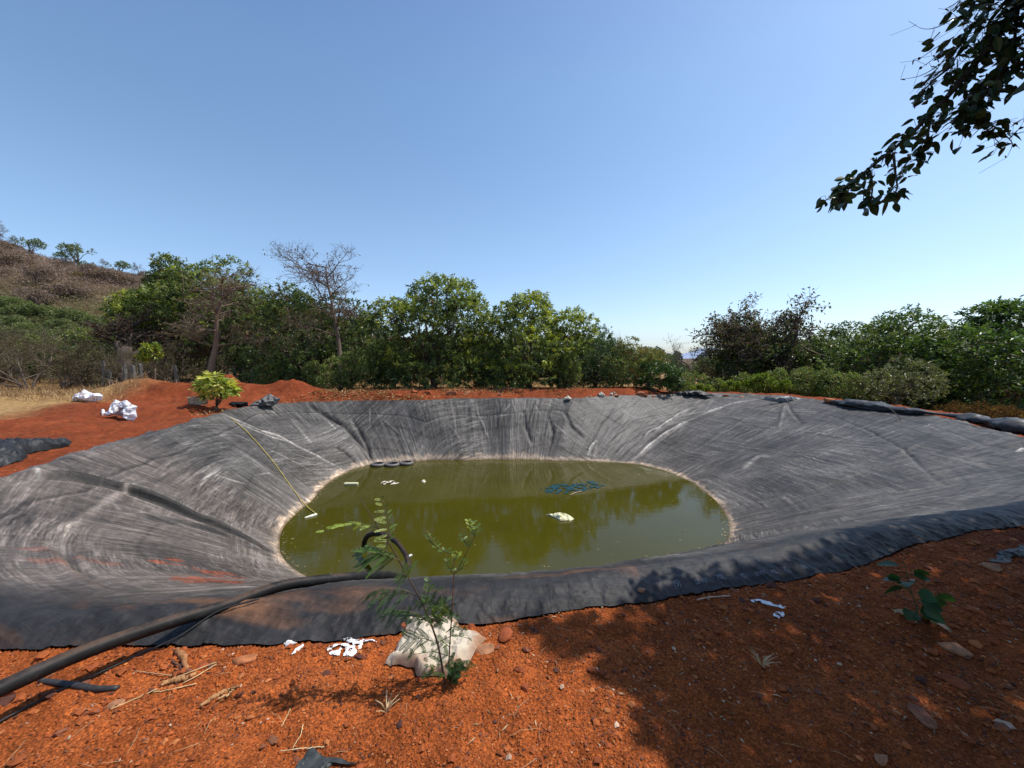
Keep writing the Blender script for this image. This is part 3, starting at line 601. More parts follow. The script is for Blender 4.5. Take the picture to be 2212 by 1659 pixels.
# brown topped tree
def combo(seed):
    rs = np.random.default_rng(seed); root = bare_tree(seed, 5.6, .95, .12, 5, (.10, .07, .055), .30, 15000, [(.14, .105, .085), (.19, .14, .10), (.10, .085, .06), (.10, .13, .045)], .16, name='brown_topped_tree', stems=4, up=.15)
    lumps = mklumps(rs, 3.2, 2.2, 1.3, 1.6, 18, .6); T, D = crown_tips(rs, lumps, 1700); m_ = T[:, 2] > 0
    V, Q, c = whorls(rs, T[m_], D[m_], 6, .12, .045, .3, [(.05, .08, .02), (.08, .11, .03), (.10, .08, .04)], [3, 3, 2]); mk('crown', V, Q, 'leaf', root, False, c)
    return root
fit(combo(41), 1735, 21.5, 325, 652, 'spreading tree with brownish twiggy top and drooping dry leaves, above the far right rim', 'tree', sink=.5)
t42 = fit(leafy_tree(42, 2.6, 2.2, 1.9, 2.6, 3400, 6, .14, .055, .3, [(.05, .085, .02), (.09, .125, .03), (.14, .16, .05), (.03, .05, .015)], [4, 4, 1.5, 2], r0=.12, zfork=.5, nl=18, name='leafy_tree'), 1925, 18.5, 290, 694, 'light green bushy tree between the brown topped tree and the dark spreading tree', 'tree', sink=.3)
for u_, y_, w_, vt_, lb_ in [(1650, 24.5, 200, 712, 'green bushy tree behind the left side of the brown topped tree'), (1815, 22, 210, 706, 'green bushy tree behind the right side of the brown topped tree'), (1400, 27, 110, 752, 'small green tree in the gap behind the olive feathery bush'), (1545, 30, 120, 772, 'low green tree in the gap below the blue distant hill')]:
    fit(dup(t42, (0, 0, 0), 0, 1), u_, y_, w_, vt_, lb_, 'tree')
fit(leafy_tree(43, 6.2, 4.5, 2.5, 4.1, 5600, 8, .24, .09, .15, [(.026, .05, .014), (.045, .08, .022), (.075, .115, .03)], [3, 4, 2], r0=.3, zfork=1.2, nl=26, f=.55, name='spreading_tree', litc=(.10, .15, .04)), 2150, 25, 470, 660, 'large dark green spreading tree with a wide layered crown, on the right edge', 'tree', sink=.3)
fit(leafy_tree(47, 3.4, 2.5, 1.7, 2.2, 2200, 8, .2, .07, .15, [(.026, .05, .014), (.045, .08, .022), (.075, .115, .03)], [3, 4, 2], r0=.15, zfork=.6, nl=16, f=.55, name='leafy_tree', litc=(.10, .15, .04)), 2175, 16.5, 400, 722, 'dark leafy tree below the large spreading tree on the right edge', 'tree', sink=.5)
fit(leafy_tree(44, 1.35, 1.1, .95, .85, 1300, 6, .08, .03, .1, [(.10, .11, .06), (.13, .13, .08), (.08, .09, .04), (.13, .14, .04)], [3, 2, 3, 2], r0=.03, zfork=.2, nl=10, multi=4, flat=-.2, name='leafy_shrub'), 1955, 14.2, 150, 775, 'rounded grey olive bush with fine leaves behind the rolled black plastic', 'shrub', sink=.1)
db = leafy_tree(45, 1.2, .9, .65, .5, 900, 6, .09, .025, -.1, [(.17, .085, .035), (.13, .07, .03), (.20, .13, .05), (.08, .07, .03)], [3, 3, 1, 1], r0=.03, zfork=.2, nl=9, multi=4, flat=-.2, mat='dry_leaf', name='dry_bush')
DB = 'rust brown dry bushes on the right'
put(db, 2085, 13.2, 'rust brown dry bush right of the grey olive bush', 'shrub', DB)
putdup(db, 2175, 12.2, 'rust brown dry bush at the right edge behind the rolled black plastic', DB, 1, 1.1)
putdup(db, 2040, 15.0, 'rust brown dry bush below the light green bushy tree', DB, 2, .8)
put(leafy_tree(46, .8, .7, .6, .6, 350, 7, .13, .055, .2, [(.07, .11, .02), (.15, .19, .03)], [2, 2], r0=.03, zfork=.2, nl=7, multi=3, flat=-.2, name='leafy_shrub'), 2215, 12.6, 'bright green leafy shrub cut by the right edge, among rust brown dry bushes', 'shrub')
# scrub on the left: leafless, grey brown
scr = [bare_tree(50+i, 3.6, .95, .05, 4, [(.12, .09, .07), (.10, .075, .055), (.14, .11, .085)][i], .45, 2400, [(.12, .105, .055), (.16, .15, .09), (.07, .08, .03), (.12, .08, .055)], .10, name='leafless_bush', stems=5, up=.3, nb=(2, 4)) for i in range(3)]
rs = np.random.default_rng(77); SG = 'leafless scrub bushes between the red heaps and the hill'; SL = 'leafless grey brown bush in the dense thicket between the red heaps and the hill'
spots = []
for y in (21, 24.5, 29, 35, 43):
    for u in np.arange(-480, 640 if y > 26 else 430, 40*26/y*1.35): spots.append((u+rs.uniform(-14, 14), y+rs.uniform(-1.5, 1.5)))
for i, (u, y) in enumerate(spots):
    if i > 3 and rs.random() < .22:
        putdup(sh, u, y+.8, 'green leafy shrub mixed into the leafless scrub on the left', 'green shrubs among the leafless scrub', rs.uniform(0, 6), rs.uniform(1.2, 2.0)); continue
    r_ = scr[i] if i < 3 else dup(scr[i % 3], (0, 0, 0), 0, 1)
    put(r_, u, y, SL, 'bush', SG, rs.uniform(0, 6.28), rs.uniform(.75, 1.12)*(1.35 if y > 27 else .95))
# dark gnarled tree in the scrub
fit(bare_tree(60, 4.4, .8, .2, 5, (.075, .055, .045), .38, 900, [(.14, .07, .045), (.11, .09, .05)], .1, name='gnarled_tree', lean=(-.3, 0), up=.4), 285, 22, 140, 650, 'dark gnarled tree with a thick leaning trunk in the scrub by the fence posts', 'tree')
# green flat crowns at the foot of the hill and shrubs up the slope
gb = leafy_tree(61, 2.6, 2.2, .9, 2.6, 1800, 5, .2, .08, .1, [(.12, .145, .055), (.16, .175, .07), (.09, .11, .042)], [3, 2, 2], r0=.1, zfork=1.2, nl=12, flat=-.1, f=.8, name='flat_topped_tree')
FG = 'flat topped green trees low on the hillside'
put(gb, 90, 50, 'leafy flat topped green tree low on the hillside, left of the mango trees', 'tree', FG, s=.9)
k_ = 0
for u, y, s in [(-20, 50, 1.1), (30, 54, 1.0), (190, 50, .8), (240, 52, .8), (10, 46, .9), (150, 47, .9), (60, 58, .9), (140, 56, .8), (285, 48, .7), (-50, 54, 1.1), (0, 58, .9), (45, 60, 1.0), (100, 59, .9), (160, 58, 1.0), (215, 57, .9), (255, 56, .8), (-60, 60, 1.1), (75, 53, .9), (125, 52, .8), (170, 54, .8)]:
    k_ += 1; putdup(gb, u, y, 'leafy flat topped green tree low on the hillside, left of the mango trees', FG, k_, s)
def hbush(seed, cols, name, L=.5, n=420, rz=.9):
    rs_ = np.random.default_rng(seed); lumps = mklumps(rs_, 1.6, 1.6, rz, 1.1, 7, .8, -.1); T, D = crown_tips(rs_, lumps, n); V, Q, c = whorls(rs_, T, D, 4, L, L*.3, .0, cols, [1]*len(cols))
    return mk(name, V, Q, 'dry_leaf', None, False, c)
hb = [hbush(70, [(.26, .19, .17), (.20, .145, .13), (.30, .22, .19)], 'hillside_bush', .28, 700), hbush(71, [(.12, .14, .055), (.15, .15, .07)], 'hillside_bush', .25, 600), hbush(72, [(.19, .16, .07), (.21, .155, .07)], 'hillside_bush', .25, 600)]
HL = ['reddish brown leafless bush on the dry hillside', 'olive green bush on the dry hillside', 'yellowish dry bush on the dry hillside']
i = 0
for y in (58, 66, 75, 85, 96):
    for u in np.arange(-80, 700, 1000/y*1.6):
        uu = u+rs.uniform(-9, 9); yy = y+rs.uniform(-4, 4); x = (uu-CX)/F*yy; h_ = float(ground_h(x, yy))
        if h_ < 1.0 or (h_ > 9 and rs.random() < .55): continue
        kk = rs.choice(3, p=[.25, .4, .35] if h_ < 8 else [.86, .06, .08]); s = rs.uniform(.8, 1.5)
        o = hb[kk] if hb[kk].get('category') is None else hb[kk].copy()
        if o.name not in COL.objects: COL.objects.link(o)
        o.location = (x, yy, h_-.4); o.scale = (s, s, s*rs.uniform(.7, 1.1)); o.rotation_euler = (0, 0, rs.uniform(0, 6.28)); tag(o, HL[kk], 'bush', ['reddish bushes on the hillside', 'olive bushes on the hillside', 'yellowish bushes on the hillside'][kk]); i += 1
rt_ = leafy_tree(62, 2.3, 2.0, .8, 3.4, 260, 5, .32, .11, .1, [(.09, .12, .05), (.13, .15, .07)], [1, 1], r0=.13, zfork=1.6, nl=9, flat=-.2, f=.8, name='ridge_tree')
rt_.location = (-300, 200, 0)
for j, (u, y, s, lb, src) in enumerate([(22, 86, 1.25, 'leafless tree on the hill ridge at the left edge', 'b'), (85, 86, 1.2, 'thin leaved tree on the hill ridge, second from the left edge', 'g'), (60, 88, .8, 'small twiggy tree on the hill ridge between two larger ones', 'b'),
    (185, 86, 1.35, 'dark flat topped tree standing out highest on the middle of the hill ridge', 'g'), (160, 87, .9, 'small dark tree leaning on the left side of the flat topped ridge tree', 'g'), (235, 87, .7, 'low tree on the ridge just right of the flat topped one', 'b'), (272, 86, .95, 'rounded green tree on the lower hill ridge', 'g'), (318, 86, .8, 'last small tree on the ridge, next to the mango trees', 'b'), (-15, 80, 1.3, 'leafless tree on the slope cut by the left edge', 'b')]):
    putdup(rt_ if src == 'g' else bt, u, y, lb, 'trees along the hill ridge', j*1.1, s, .4)
for c_ in list(rt_.children): bpy.data.objects.remove(c_)
bpy.data.objects.remove(rt_)
# thicket on the hill: uncountable twigs and dry leaves
n = 270000; rs = np.random.default_rng(80); yy = rs.uniform(46, 112, n); uu = np.where(rs.random(n) < .78, rs.uniform(-150, 760, n), rs.uniform(-1100, -150, n)); xx = (uu-CX)/F*yy; hh = ground_h(xx, yy, False)
m_ = hh > .3; xx, yy, hh = xx[m_], yy[m_], hh[m_]; n = len(xx)
B = np.stack([xx, yy, hh+rs.uniform(-.1, 1.5, n)*(.4+.8*vn(xx*.5, yy*.5, 3))], 1)
V, Q = leaf_quads(B, rs.normal(size=(n, 3))*np.array([1, 1, .6])+np.array([0, 0, .6]), rs.uniform(.2, .8, n), .06, rs)
t = np.clip((hh-9)/7+.6*fbm(xx*.08, yy*.08, 3, 4), 0, 1)[:, None]; c = (np.array([.24, .22, .11])*(1-t)+np.array([.29, .205, .18])*t)*rs.uniform(.6, 1.35, (n, 1))
tag(mk('hillside_scrub', V, Q, 'dry_leaf', None, False, np.repeat(c, 4, 0)), 'dry brown and olive scrub covering the hillside', 'scrub', kind='stuff')
# woodland far behind on the right
rs = np.random.default_rng(81); Vs = []; Qs = []; Cs = []; nn = 0
for i in range(150):
    y = rs.uniform(38, 190); u = rs.uniform(560, 2400)
    if 1330 < u < 1640: y = rs.uniform(100, 220)
    x = (u-CX)/F*y; R_ = rs.uniform(1.6, 3.2)*(1+y/200)
    lm = mklumps(rs, R_*1.3, R_, R_*.55, R_*.55, 6, .8, -.1)
    T, D = crown_tips(rs, lm, 260); V, Q, c = whorls(rs, T, D, 3, .5+y/260, .2+y/600, .1, [(.03, .05, .02), (.05, .07, .03), (.09, .085, .05), (.10, .07, .05)], [4, 3, 1, .7])
    hz = min(.35, y/500); c = c*(1-hz)+np.array([.22, .28, .36])*hz*.5  # colour shifts to blue with distance, haze painted in
    Vs.append(V+np.array([x, y, float(ground_h(x, y, False))-.3])); Qs.append(Q+nn); Cs.append(c); nn += len(V)
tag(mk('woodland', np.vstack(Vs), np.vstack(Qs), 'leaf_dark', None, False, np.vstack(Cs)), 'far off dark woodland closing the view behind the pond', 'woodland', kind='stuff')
# distant hill
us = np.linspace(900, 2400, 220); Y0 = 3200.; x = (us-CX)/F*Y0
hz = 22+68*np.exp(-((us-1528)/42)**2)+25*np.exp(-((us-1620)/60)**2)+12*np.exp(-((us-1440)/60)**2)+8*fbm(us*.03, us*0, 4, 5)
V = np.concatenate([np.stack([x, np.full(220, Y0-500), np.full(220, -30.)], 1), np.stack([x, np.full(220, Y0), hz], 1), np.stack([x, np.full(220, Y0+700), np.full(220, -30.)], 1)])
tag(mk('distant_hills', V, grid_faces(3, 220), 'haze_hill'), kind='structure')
# dry grass
def grass(name, n, fn, h, w, cols, label, seed):
    rs = np.random.default_rng(seed); x, y = fn(rs, n); z = ground_h(x, y); n = len(x)
    B = np.stack([x, y, z-.01], 1); V, Q = leaf_quads(B, rs.normal(size=(n, 3))*.5+np.array([0, 0, 1.]), h*rs.uniform(.4, 1.3, n), w, rs)
    return tag(mk(name, V, Q, 'straw', None, False, np.repeat(pick(rs, n, cols, [1]*len(cols)), 4, 0)), label, 'grass', kind='stuff')
def f1(rs, n):
    y = rs.uniform(12.5, 30, n)**1.0; u = rs.uniform(-500, 1500, n); x = (u-CX)/F*y
    a, r = polar(np.stack([x, y], -1)); de = r-look(rE, a)
    k_ = ((((-16.4-x)*.35+(y-14.2)*.28+.8*fbm(x*.7, y*.7, 3, 44)-.15 > .25) & (x < -10)) | (de > 5+fbm(x, y, 2, 5))) & (rs.random(n) < .2+1.1*vn(x*1.3, y*1.3, 9))
    return x[k_], y[k_]
grass('dry_grass', 72000, f1, .30, .014, [(.30, .18, .08), (.22, .12, .05), (.36, .25, .12), (.15, .075, .03)], 'dry straw coloured grass on the ground behind the red soil', 90)
def f2(rs, n):
    i_ = rs.random(n) < .5; x = np.where(i_, rs.uniform(-9, 6.5, n), rs.uniform(-9, 0, n)); a_ = np.arctan2(15-9.5, x)
    y = np.full(n, 0.); a, r = polar(np.stack([x, np.full(n, 15.2)], -1)); e = look(rE, a); y = PC[1]+np.sqrt(np.maximum(e**2-x**2, 1))+rs.uniform(.15, 3.4, n)
    k_ = rs.random(n) < .15+1.2*sstep(.45, .75, vn(x*1.1, y*1.6, 19)); a, r = polar(np.stack([x, y], -1)); k_ &= (r-look(rE, a)) > .12; return x[k_], y[k_]
x, y = f2(rs, 9000); n = len(x); B = np.stack([x, y, ground_h(x, y)+.02], 1)
V, Q = leaf_quads(B, rs.normal(size=(n, 3))*np.array([1, 1, .25]), rs.uniform(.08, .17, n), rs.uniform(.03, .055, n), rs)
tag(mk('fallen_leaves', V, Q, 'dry_leaf', None, False, np.repeat(pick(rs, n, [(.38, .22, .10), (.27, .12, .05), (.45, .31, .17), (.18, .06, .03)], [3, 3, 2, 2]), 4, 0)), 'dry fallen leaves strewn over the red bank on the far side', 'leaves', kind='stuff')
shd = leafy_tree(98, 1.3, 1.1, 1.1, 1.2, 800, 6, .13, .055, .3, [(.022, .040, .012), (.035, .055, .016), (.06, .075, .025)], [4, 4, 1], r0=.05, zfork=.3, nl=9, multi=3, name='dark_shrub')
BG = 'shrubs closing the view behind the mango trees'; BL = 'dull green shrub in the continuous thicket behind the mango trees'
rs = np.random.default_rng(99)
for y, s in ((25, .95), (29, 1.3), (35, 1.7)):
    for u in np.arange(540, 1590, 1900/y):
        if u > 1335: s = .55
        putdup(shd, u+rs.uniform(-15, 15), y+rs.uniform(-1, 1), BL, BG, rs.uniform(0, 6), s*rs.uniform(.8, 1.2))
put(shd, 610, 25, BL, 'shrub', BG)
BG2 = 'shrubs behind the trees on the right'; BL2 = 'green shrub in the continuous thicket behind the trees on the right'
for y, s in ((24, 1.4), (27, 1.8), (31, 2.2)):
    for u in np.arange(1610 if y < 30 else 1600, 2330, 1900/y):
        putdup(sh if rs.random() < .3 else shd, u+rs.uniform(-15, 15), y+rs.uniform(-1, 1), BL2, BG2, rs.uniform(0, 6), s*rs.uniform(.8, 1.2))
for k_, (u, y, s, lb) in enumerate([(1395, 20.3, .95, 'dull green shrub between the olive feathery bush and the dark green bush'), (1475, 19.8, .8, 'dull green shrub under the thorn tree'), (1510, 21.5, .9, 'dull green shrub behind the low yellow green shrub'), (1560, 20.5, .85, 'dull green shrub left of the brown topped tree'), (1600, 20, .9, 'dull green shrub under the left edge of the brown topped tree'), (1670, 18.5, .8, 'dull green shrub in the middle below the brown topped tree'), (1735, 17.4, .75, 'dull green shrub right of the low yellow green shrubs under the brown topped tree'), (1800, 16.6, .8, 'dull green shrub above the start of the rolled black plastic'), (1860, 15.6, .75, 'dull green shrub left of the rounded grey olive bush')]):
    putdup(sh, u, y, lb, None, k_*1.1, s)
#PART3
# ------------------------------------------------------------------ helpers for small things
def ico(n=1):
    import bmesh
    bm = bmesh.new(); bmesh.ops.create_icosphere(bm, subdivisions=n, radius=1); V = np.array([v.co[:] for v in bm.verts]); T = np.array([[v.index for v in f.verts] for f in bm.faces]); bm.free(); return V, T
I1, I2, I3 = ico(1), ico(2), ico(3)
def rockmesh(name, rs, size, col, sub=I3, rough=.35, flat=.7):
    V, T = sub; n = V.copy(); k_ = 1
    for _ in range(7):
        d = unit(rs.normal(size=3)); h_ = rs.uniform(.45, .85); q = n@d; n = n-np.maximum(q-h_, 0)[:, None]*d*.9
    n = n*(1+rough*.3*fbm(V[:, 0]*2+rs.uniform(0, 99), V[:, 1]*2+V[:, 2]*1.7, 3, 3))[:, None]
    s = np.array([size, size*rs.uniform(.6, .9), size*flat*rs.uniform(.6, 1)]); c = np.array(col)*(1+.25*fbm(V[:, 0]*3, V[:, 2]*3+V[:, 1], 3, 4))[:, None]
    return mk(name, n*s, T, 'stone', None, False, c)
def sheet(name, px, h, mat, col, seed, wr=.35, p=3, nq=26, na=96, parent=None, freq=9., lift=.006, holes=None, world=None):
    """crumpled sheet or bag lying on the ground inside an outline"""
    O = np.array([hit(u, v) for u, v in px]) if world is None else np.array(world)
    c0 = O[:, :2].mean(0); O2 = np.vstack([O[:, :2], O[:1, :2]]); t = np.linspace(0, 1, len(O2)); ta = np.linspace(0, 1, na, endpoint=False)
    B = np.stack([np.interp(ta, t, O2[:, i]) for i in (0, 1)], 1); B = .25*np.roll(B, 1, 0)+.5*B+.25*np.roll(B, -1, 0)
    q = np.linspace(0, 1, nq)[1:]; XY = c0+(B-c0)*q[:, None, None]
    sc_ = np.ptp(B, 0).max(); X, Y = XY[..., 0], XY[..., 1]
    XY = XY+(.05*sc_*q[:, None]**2)[..., None]*np.stack([fbm(X/sc_*freq, Y/sc_*freq, 3, seed), fbm(X/sc_*freq+9, Y/sc_*freq, 3, seed+1)], -1); X, Y = XY[..., 0], XY[..., 1]
    rd = 1-np.abs(fbm(X/sc_*freq, Y/sc_*freq, 3, seed+2))*2; rd2 = 1-np.abs(fbm(X/sc_*freq*2.3, Y/sc_*freq*2.3, 2, seed+3))*2
    Z = surf(X, Y)+lift+h*(1-q[:, None]**p)*(1+wr*rd)+h*wr*.7*rd*(1-q[:, None]**6)+h*wr*.25*rd2
    V = np.concatenate([[[c0[0], c0[1], Z[0].mean()]], np.stack([X, Y, Z], -1).reshape(-1, 3)])
    fan = np.stack([np.zeros(na, int), 1+np.arange(na), 1+(np.arange(na)+1) % na], 1); G = grid_faces(nq-1, na, True)+1
    if holes:
        hm = fbm(V[:, 0]/sc_*holes[0], V[:, 1]/sc_*holes[0], 3, seed+7) > holes[1]; G = G[~hm[G].any(1)]; fan = fan[~hm[fan].any(1)]
    cc = np.array(col)*(1+.12*np.concatenate([[0], rd.ravel()]))[:, None]
    if mat == 'cloth':
        g = np.concatenate([[0], np.clip(sstep(.75, 1.05, q[:, None]+.25*fbm(X*14, Y*14, 3, 5))*.75+sstep(.15, .4, fbm(X*9, Y*9, 4, 6))*.45, 0, .85).ravel()])[:, None]; cc = cc*(1-g)+np.array([.30, .14, .07])*g
    return mk(name, V, [fan, G], mat, parent, mat == 'cloth', cc)
def crumple(name, px, y, depth, mat, col, seed, parent=None, freq=4., wr=.8, na=110, nq=26, holes=None):
    """loosely crumpled sheet or bag with thickness, its outline given at distance y"""
    O = np.array([at_y(u, v, y) for u, v in px]); c0 = O.mean(0); O2 = np.vstack([O, O[:1]]); t = np.linspace(0, 1, len(O2)); ta = np.linspace(0, 1, na, endpoint=False)
    B = np.stack([np.interp(ta, t, O2[:, i]) for i in range(3)], 1); q = np.linspace(0, 1, nq)[1:]; P = c0+(B-c0)*q[:, None, None]; s_ = max(np.ptp(B[:, 0]), np.ptp(B[:, 2]))
    X, Zz = P[..., 0]/s_*freq, P[..., 2]/s_*freq; r1 = np.abs(fbm(X, Zz, 3, seed)); r2 = np.abs(fbm(X*2.3+5, Zz*2.3, 2, seed+1)); Vs = []; Fs = []; n0 = 0
    for sg in (-1, 1):
        Q = P.copy(); Q[..., 1] += sg*depth*((1-q[:, None]**2.2)*(.55-wr*r1-.4*wr*r2))+depth*.35*(P[..., 2]-c0[2])/s_; Q[..., 2] = np.maximum(Q[..., 2], surf(Q[..., 0], Q[..., 1])+.004)
        V = np.vstack([Q[0].mean(0)[None], Q.reshape(-1, 3)]); j = np.arange(na); fan = np.stack([0*j, 1+j, 1+(j+1) % na], 1); Gf = grid_faces(nq-1, na, True)+1
        Fs.append(Gf+n0); Fs.append(fan+n0); Vs.append(V); n0 += len(V)
    V = np.vstack(Vs); C_ = np.tile(np.array(col), (len(V), 1))*(1+.15*np.tile(np.concatenate([[0], r1.ravel()]), 2)[:, None])
    if mat == 'plastic_white':
        g = sstep(.02, .25, fbm((V[:, 0]-c0[0])/s_*3.2, (V[:, 2]-c0[2])/s_*3.2, 3, seed+9))[:, None]*.85; C_ = C_*(1-g)+np.array([.20, .08, .05])*g
    return mk(name, V, Fs, mat, parent, False, C_)
def pathtube(name, P, r, mat, col, n=60, k=10, parent=None, jit=0, seed=0):
    Q = spline(P, n)
    if jit: Q = Q+np.random.default_rng(seed).normal(size=Q.shape)*jit
    mb = MB(); r = np.interp(np.linspace(0, 1, n), np.linspace(0, 1, len(np.atleast_1d(r))), np.atleast_1d(r)); mb.tube(Q, r, k, col); return mb.build(name, mat, parent)
WH_ = (.78, .77, .74)
# ------------------------------------------------------------------ gravel and stones
rs = np.random.default_rng(101)
N = 60000; rr_ = np.exp(rs.uniform(math.log(1.25), math.log(9), N)); th = rs.uniform(-1.05, 1.05, N); x = rr_*np.sin(th); y = rr_*np.cos(th)
a, r = polar(np.stack([x, y], -1)); k_ = (r > look(rE, a)+.015) & (vn(x*1.7, y*1.7, 12)+.25 > rs.random(N)); x, y, rr_ = x[k_], y[k_], rr_[k_]; N = len(x)
V0 = np.array([[1, 0, 0], [-1, 0, 0], [0, 1, 0], [0, -1, 0], [0, 0, 1], [0, 0, -1], [.6, .6, .6], [-.6, .6, .5], [.6, -.6, .5], [-.6, -.6, .6]])
T0 = np.array([[4, 6, 7], [4, 7, 9], [4, 9, 8], [4, 8, 6], [6, 2, 7], [7, 1, 9], [9, 3, 8], [8, 0, 6], [0, 2, 6], [2, 1, 7], [1, 3, 9], [3, 0, 8], [5, 2, 0], [5, 1, 2], [5, 3, 1], [5, 0, 3]])
sz = .0032+.006*rs.random(N)**2+(rs.random(N) < .035)*rs.uniform(.004, .016, N)*(.4+1.2*vn(x*2.3, y*2.3, 15)); sz *= np.clip(rr_/2.2, .8, 2)
aa_ = rs.uniform(0, 6.28, N); ca, sa = np.cos(aa_), np.sin(aa_)
S = V0[None]*(1+rs.normal(size=(N, 10, 3))*.16)*(sz[:, None]*np.stack([np.ones(N), rs.uniform(.6, 1, N), rs.uniform(.45, .8, N)], 1))[:, None]
Vx = S[..., 0]*ca[:, None]-S[..., 1]*sa[:, None]; Vy = S[..., 0]*sa[:, None]+S[..., 1]*ca[:, None]
zz = ground_h(x, y)+sz*.15
V = np.stack([Vx+x[:, None], Vy+y[:, None], S[..., 2]+zz[:, None]], -1).reshape(-1, 3); T = (T0[None]+10*np.arange(N)[:, None, None]).reshape(-1, 3)
pc = pick(rs, N, [(.31, .08, .02), (.24, .058, .016), (.38, .13, .04), (.17, .06, .03), (.45, .30, .2), (.08, .03, .02)], [5, 4, 2.5, 2, .25, .8])
tag(mk('gravel', V, T, 'pebble', None, False, np.repeat(pc, 10, 0)), 'loose red gravel over the foreground soil', 'gravel', kind='stuff')
red, pale = (.27, .065, .02), (.34, .16, .08)
for i, (u, v, s, c, lb) in enumerate([(1050,1405,26,pale,'tan stone against the right corner of the beige sack'), (1092,1374,26,red,'flat reddish stone half buried right of the beige sack, by the liner hem'), (1122,1447,13,red,'small rounded red stone lying right of the beige sack'),
    (1018,1352,12,red,'small red stone between the sack top and the liner'), (875,1352,11,red,'small red stone at the upper left corner of the beige sack'), (530,1425,26,(.36,.13,.05),'long flat orange stone below the left liner hem'),
    (435,1440,14,red,'red stone beside the dry root and stalks'), (410,1462,11,red,'small red stone under the crossed dry stalks'), (250,1523,16,pale,'flat tan stone left of the forked bark strip'), (1135,1487,12,red,'dark red pebble right of the seedling base'),
    (1005,1640,9,red,'orange pebble near the bottom edge, left of centre'), (862,1568,12,(.06,.025,.02),'black curved chip of stone in the sunlit soil below the seedling shadow'), (1385,1275,11,pale,'small pale stone on the near liner band'),
    (1990,1548,34,(.24,.09,.045),'flat brown stone in the deep shade at lower right'), (2062,1400,30,pale,'pale flat stone in the shade right of the dark seedling'), (1905,1640,20,pale,'tan stone in the shade near the bottom right edge'), (2065,1475,24,red,'reddish stone in the shade on the lower right'),
    (1415,1572,11,red,'round stone at the boundary of the tree shade'), (2140,1225,20,pale,'pale stone in the shade near the right edge of the liner hem'), (590,1600,14,(.2,.08,.04),'brown stone left of the black plastic corner')]):
    h = hit(u, v); d_ = h[1]; o = rockmesh('stone', np.random.default_rng(200+i), s/F*d_*1.0, c, flat=.55 if s < 30 else .35); o.location = (h[0], h[1], h[2]+s/F*d_*.08); o.rotation_euler = (0, 0, i*1.3); tag(o, lb, 'stone')
for i, (u, v, s, c, lb) in enumerate([(1387,853,14,(.38,.13,.06),'large rounded orange boulder on the far rim, left of the black flap'), (925,849,13,red,'reddish boulder on the far bank below the round topped mango tree'), (895,845,9,red,'small boulder on the far bank, leftmost below the round topped mango tree'), (975,850,15,(.33,.12,.06),'flat pale red boulder on the far bank between the two middle mango trees'),
    (1008,847,8,pale,'upright tan rock on the far bank between the mango trees'), (860,853,9,red,'low reddish rock among the fallen leaves on the far bank'), (1275,857,8,pale,'tan rock on the far rim below the dark blue green tree'), (1330,853,9,(.25,.1,.05),'dark red rock on the far rim, left of the white litter'), (1412,856,8,red,'red rock just right of the orange boulder'), (1436,855,7,pale,'pale rock next to the black flap on the far rim'),
    (1178,868,6,pale,'small pale rock on the liner edge below the yellow green mango tree'), (1130,866,5,pale,'smallest pale rock on the liner edge, left of two'), (1795,866,16,(.36,.13,.05),'orange rock heap between the crumpled sheet and the rolled black plastic'), (1570,853,7,red,'red rock at the rim right of the black flap'), (1605,856,6,pale,'small pale rock on the rim left of the crumpled sheet'), (1080,852,7,(.2,.08,.05),'dark rock in the shade of the yellow green mango tree')]):
    h = hit(u, v+3); d_ = h[1]; o = rockmesh('boulder', np.random.default_rng(300+i), s/F*d_, c, flat=.6); o.location = (h[0], h[1]+.1, h[2]+s/F*d_*.15); o.rotation_euler = (0, 0, i*1.7); tag(o, lb, 'rock')
# ------------------------------------------------------------------ hose
hp = [at_y(-900,1800,1.12), at_y(-420,1690,1.22), at_y(-200,1585,1.35), at_y(0,1488,1.56), at_y(100,1441,1.68), at_y(200,1400,1.81), at_y(300,1366,1.96), at_y(400,1333,2.12), at_y(500,1307,2.3), at_y(600,1288,2.5), at_y(700,1273,2.68), at_y(780,1264,2.9), at_y(835,1259,3.25), at_y(868,1248,3.9), at_y(884,1226,4.8), at_y(878,1200,5.5), at_y(862,1176,6.0), at_y(838,1157,6.35), at_y(812,1151,6.65), at_y(793,1157,6.85), at_y(786,1172,7.0), at_y(788,1205,7.15)]
for i in range(9, 13):   # keep it resting on the liner
    hp[i][2] = max(hp[i][2], float(surf(hp[i][0], hp[i][1]))+.05)
for_h = tag(pathtube('suction_hose', hp, [.035]*11+[.046]*3, 'hose_rubber', (.012, .012, .012), 160, 16), 'thick black suction hose running from the left foreground and arching into the water', 'hose')
cp = [at_y(-200,1655,1.32)]+[hit(u, v, lift=.012) for u, v in [(0,1565),(60,1530),(150,1487),(240,1447),(330,1405)]]+[hit(385,1385, lift=.02), hit(470,1325,lift=.02), hit(560,1300,lift=.02)]
tag(pathtube('thin_cable', cp, .005, 'rubber', (.02, .02, .02), 60, 6), 'thin black cable lying under the thick hose in the left foreground', 'cable')
L = [hit(u, v, lift=.008) for u, v in [(88,1474),(120,1478),(160,1484),(205,1492),(255,1490)]]
o = pathtube('rubber_strip', L, [.012, .016, .012], 'rubber', (.03, .028, .027), 24, 8); tag(o, 'short black rubber strip on the soil under the hose, at the left', 'strip')
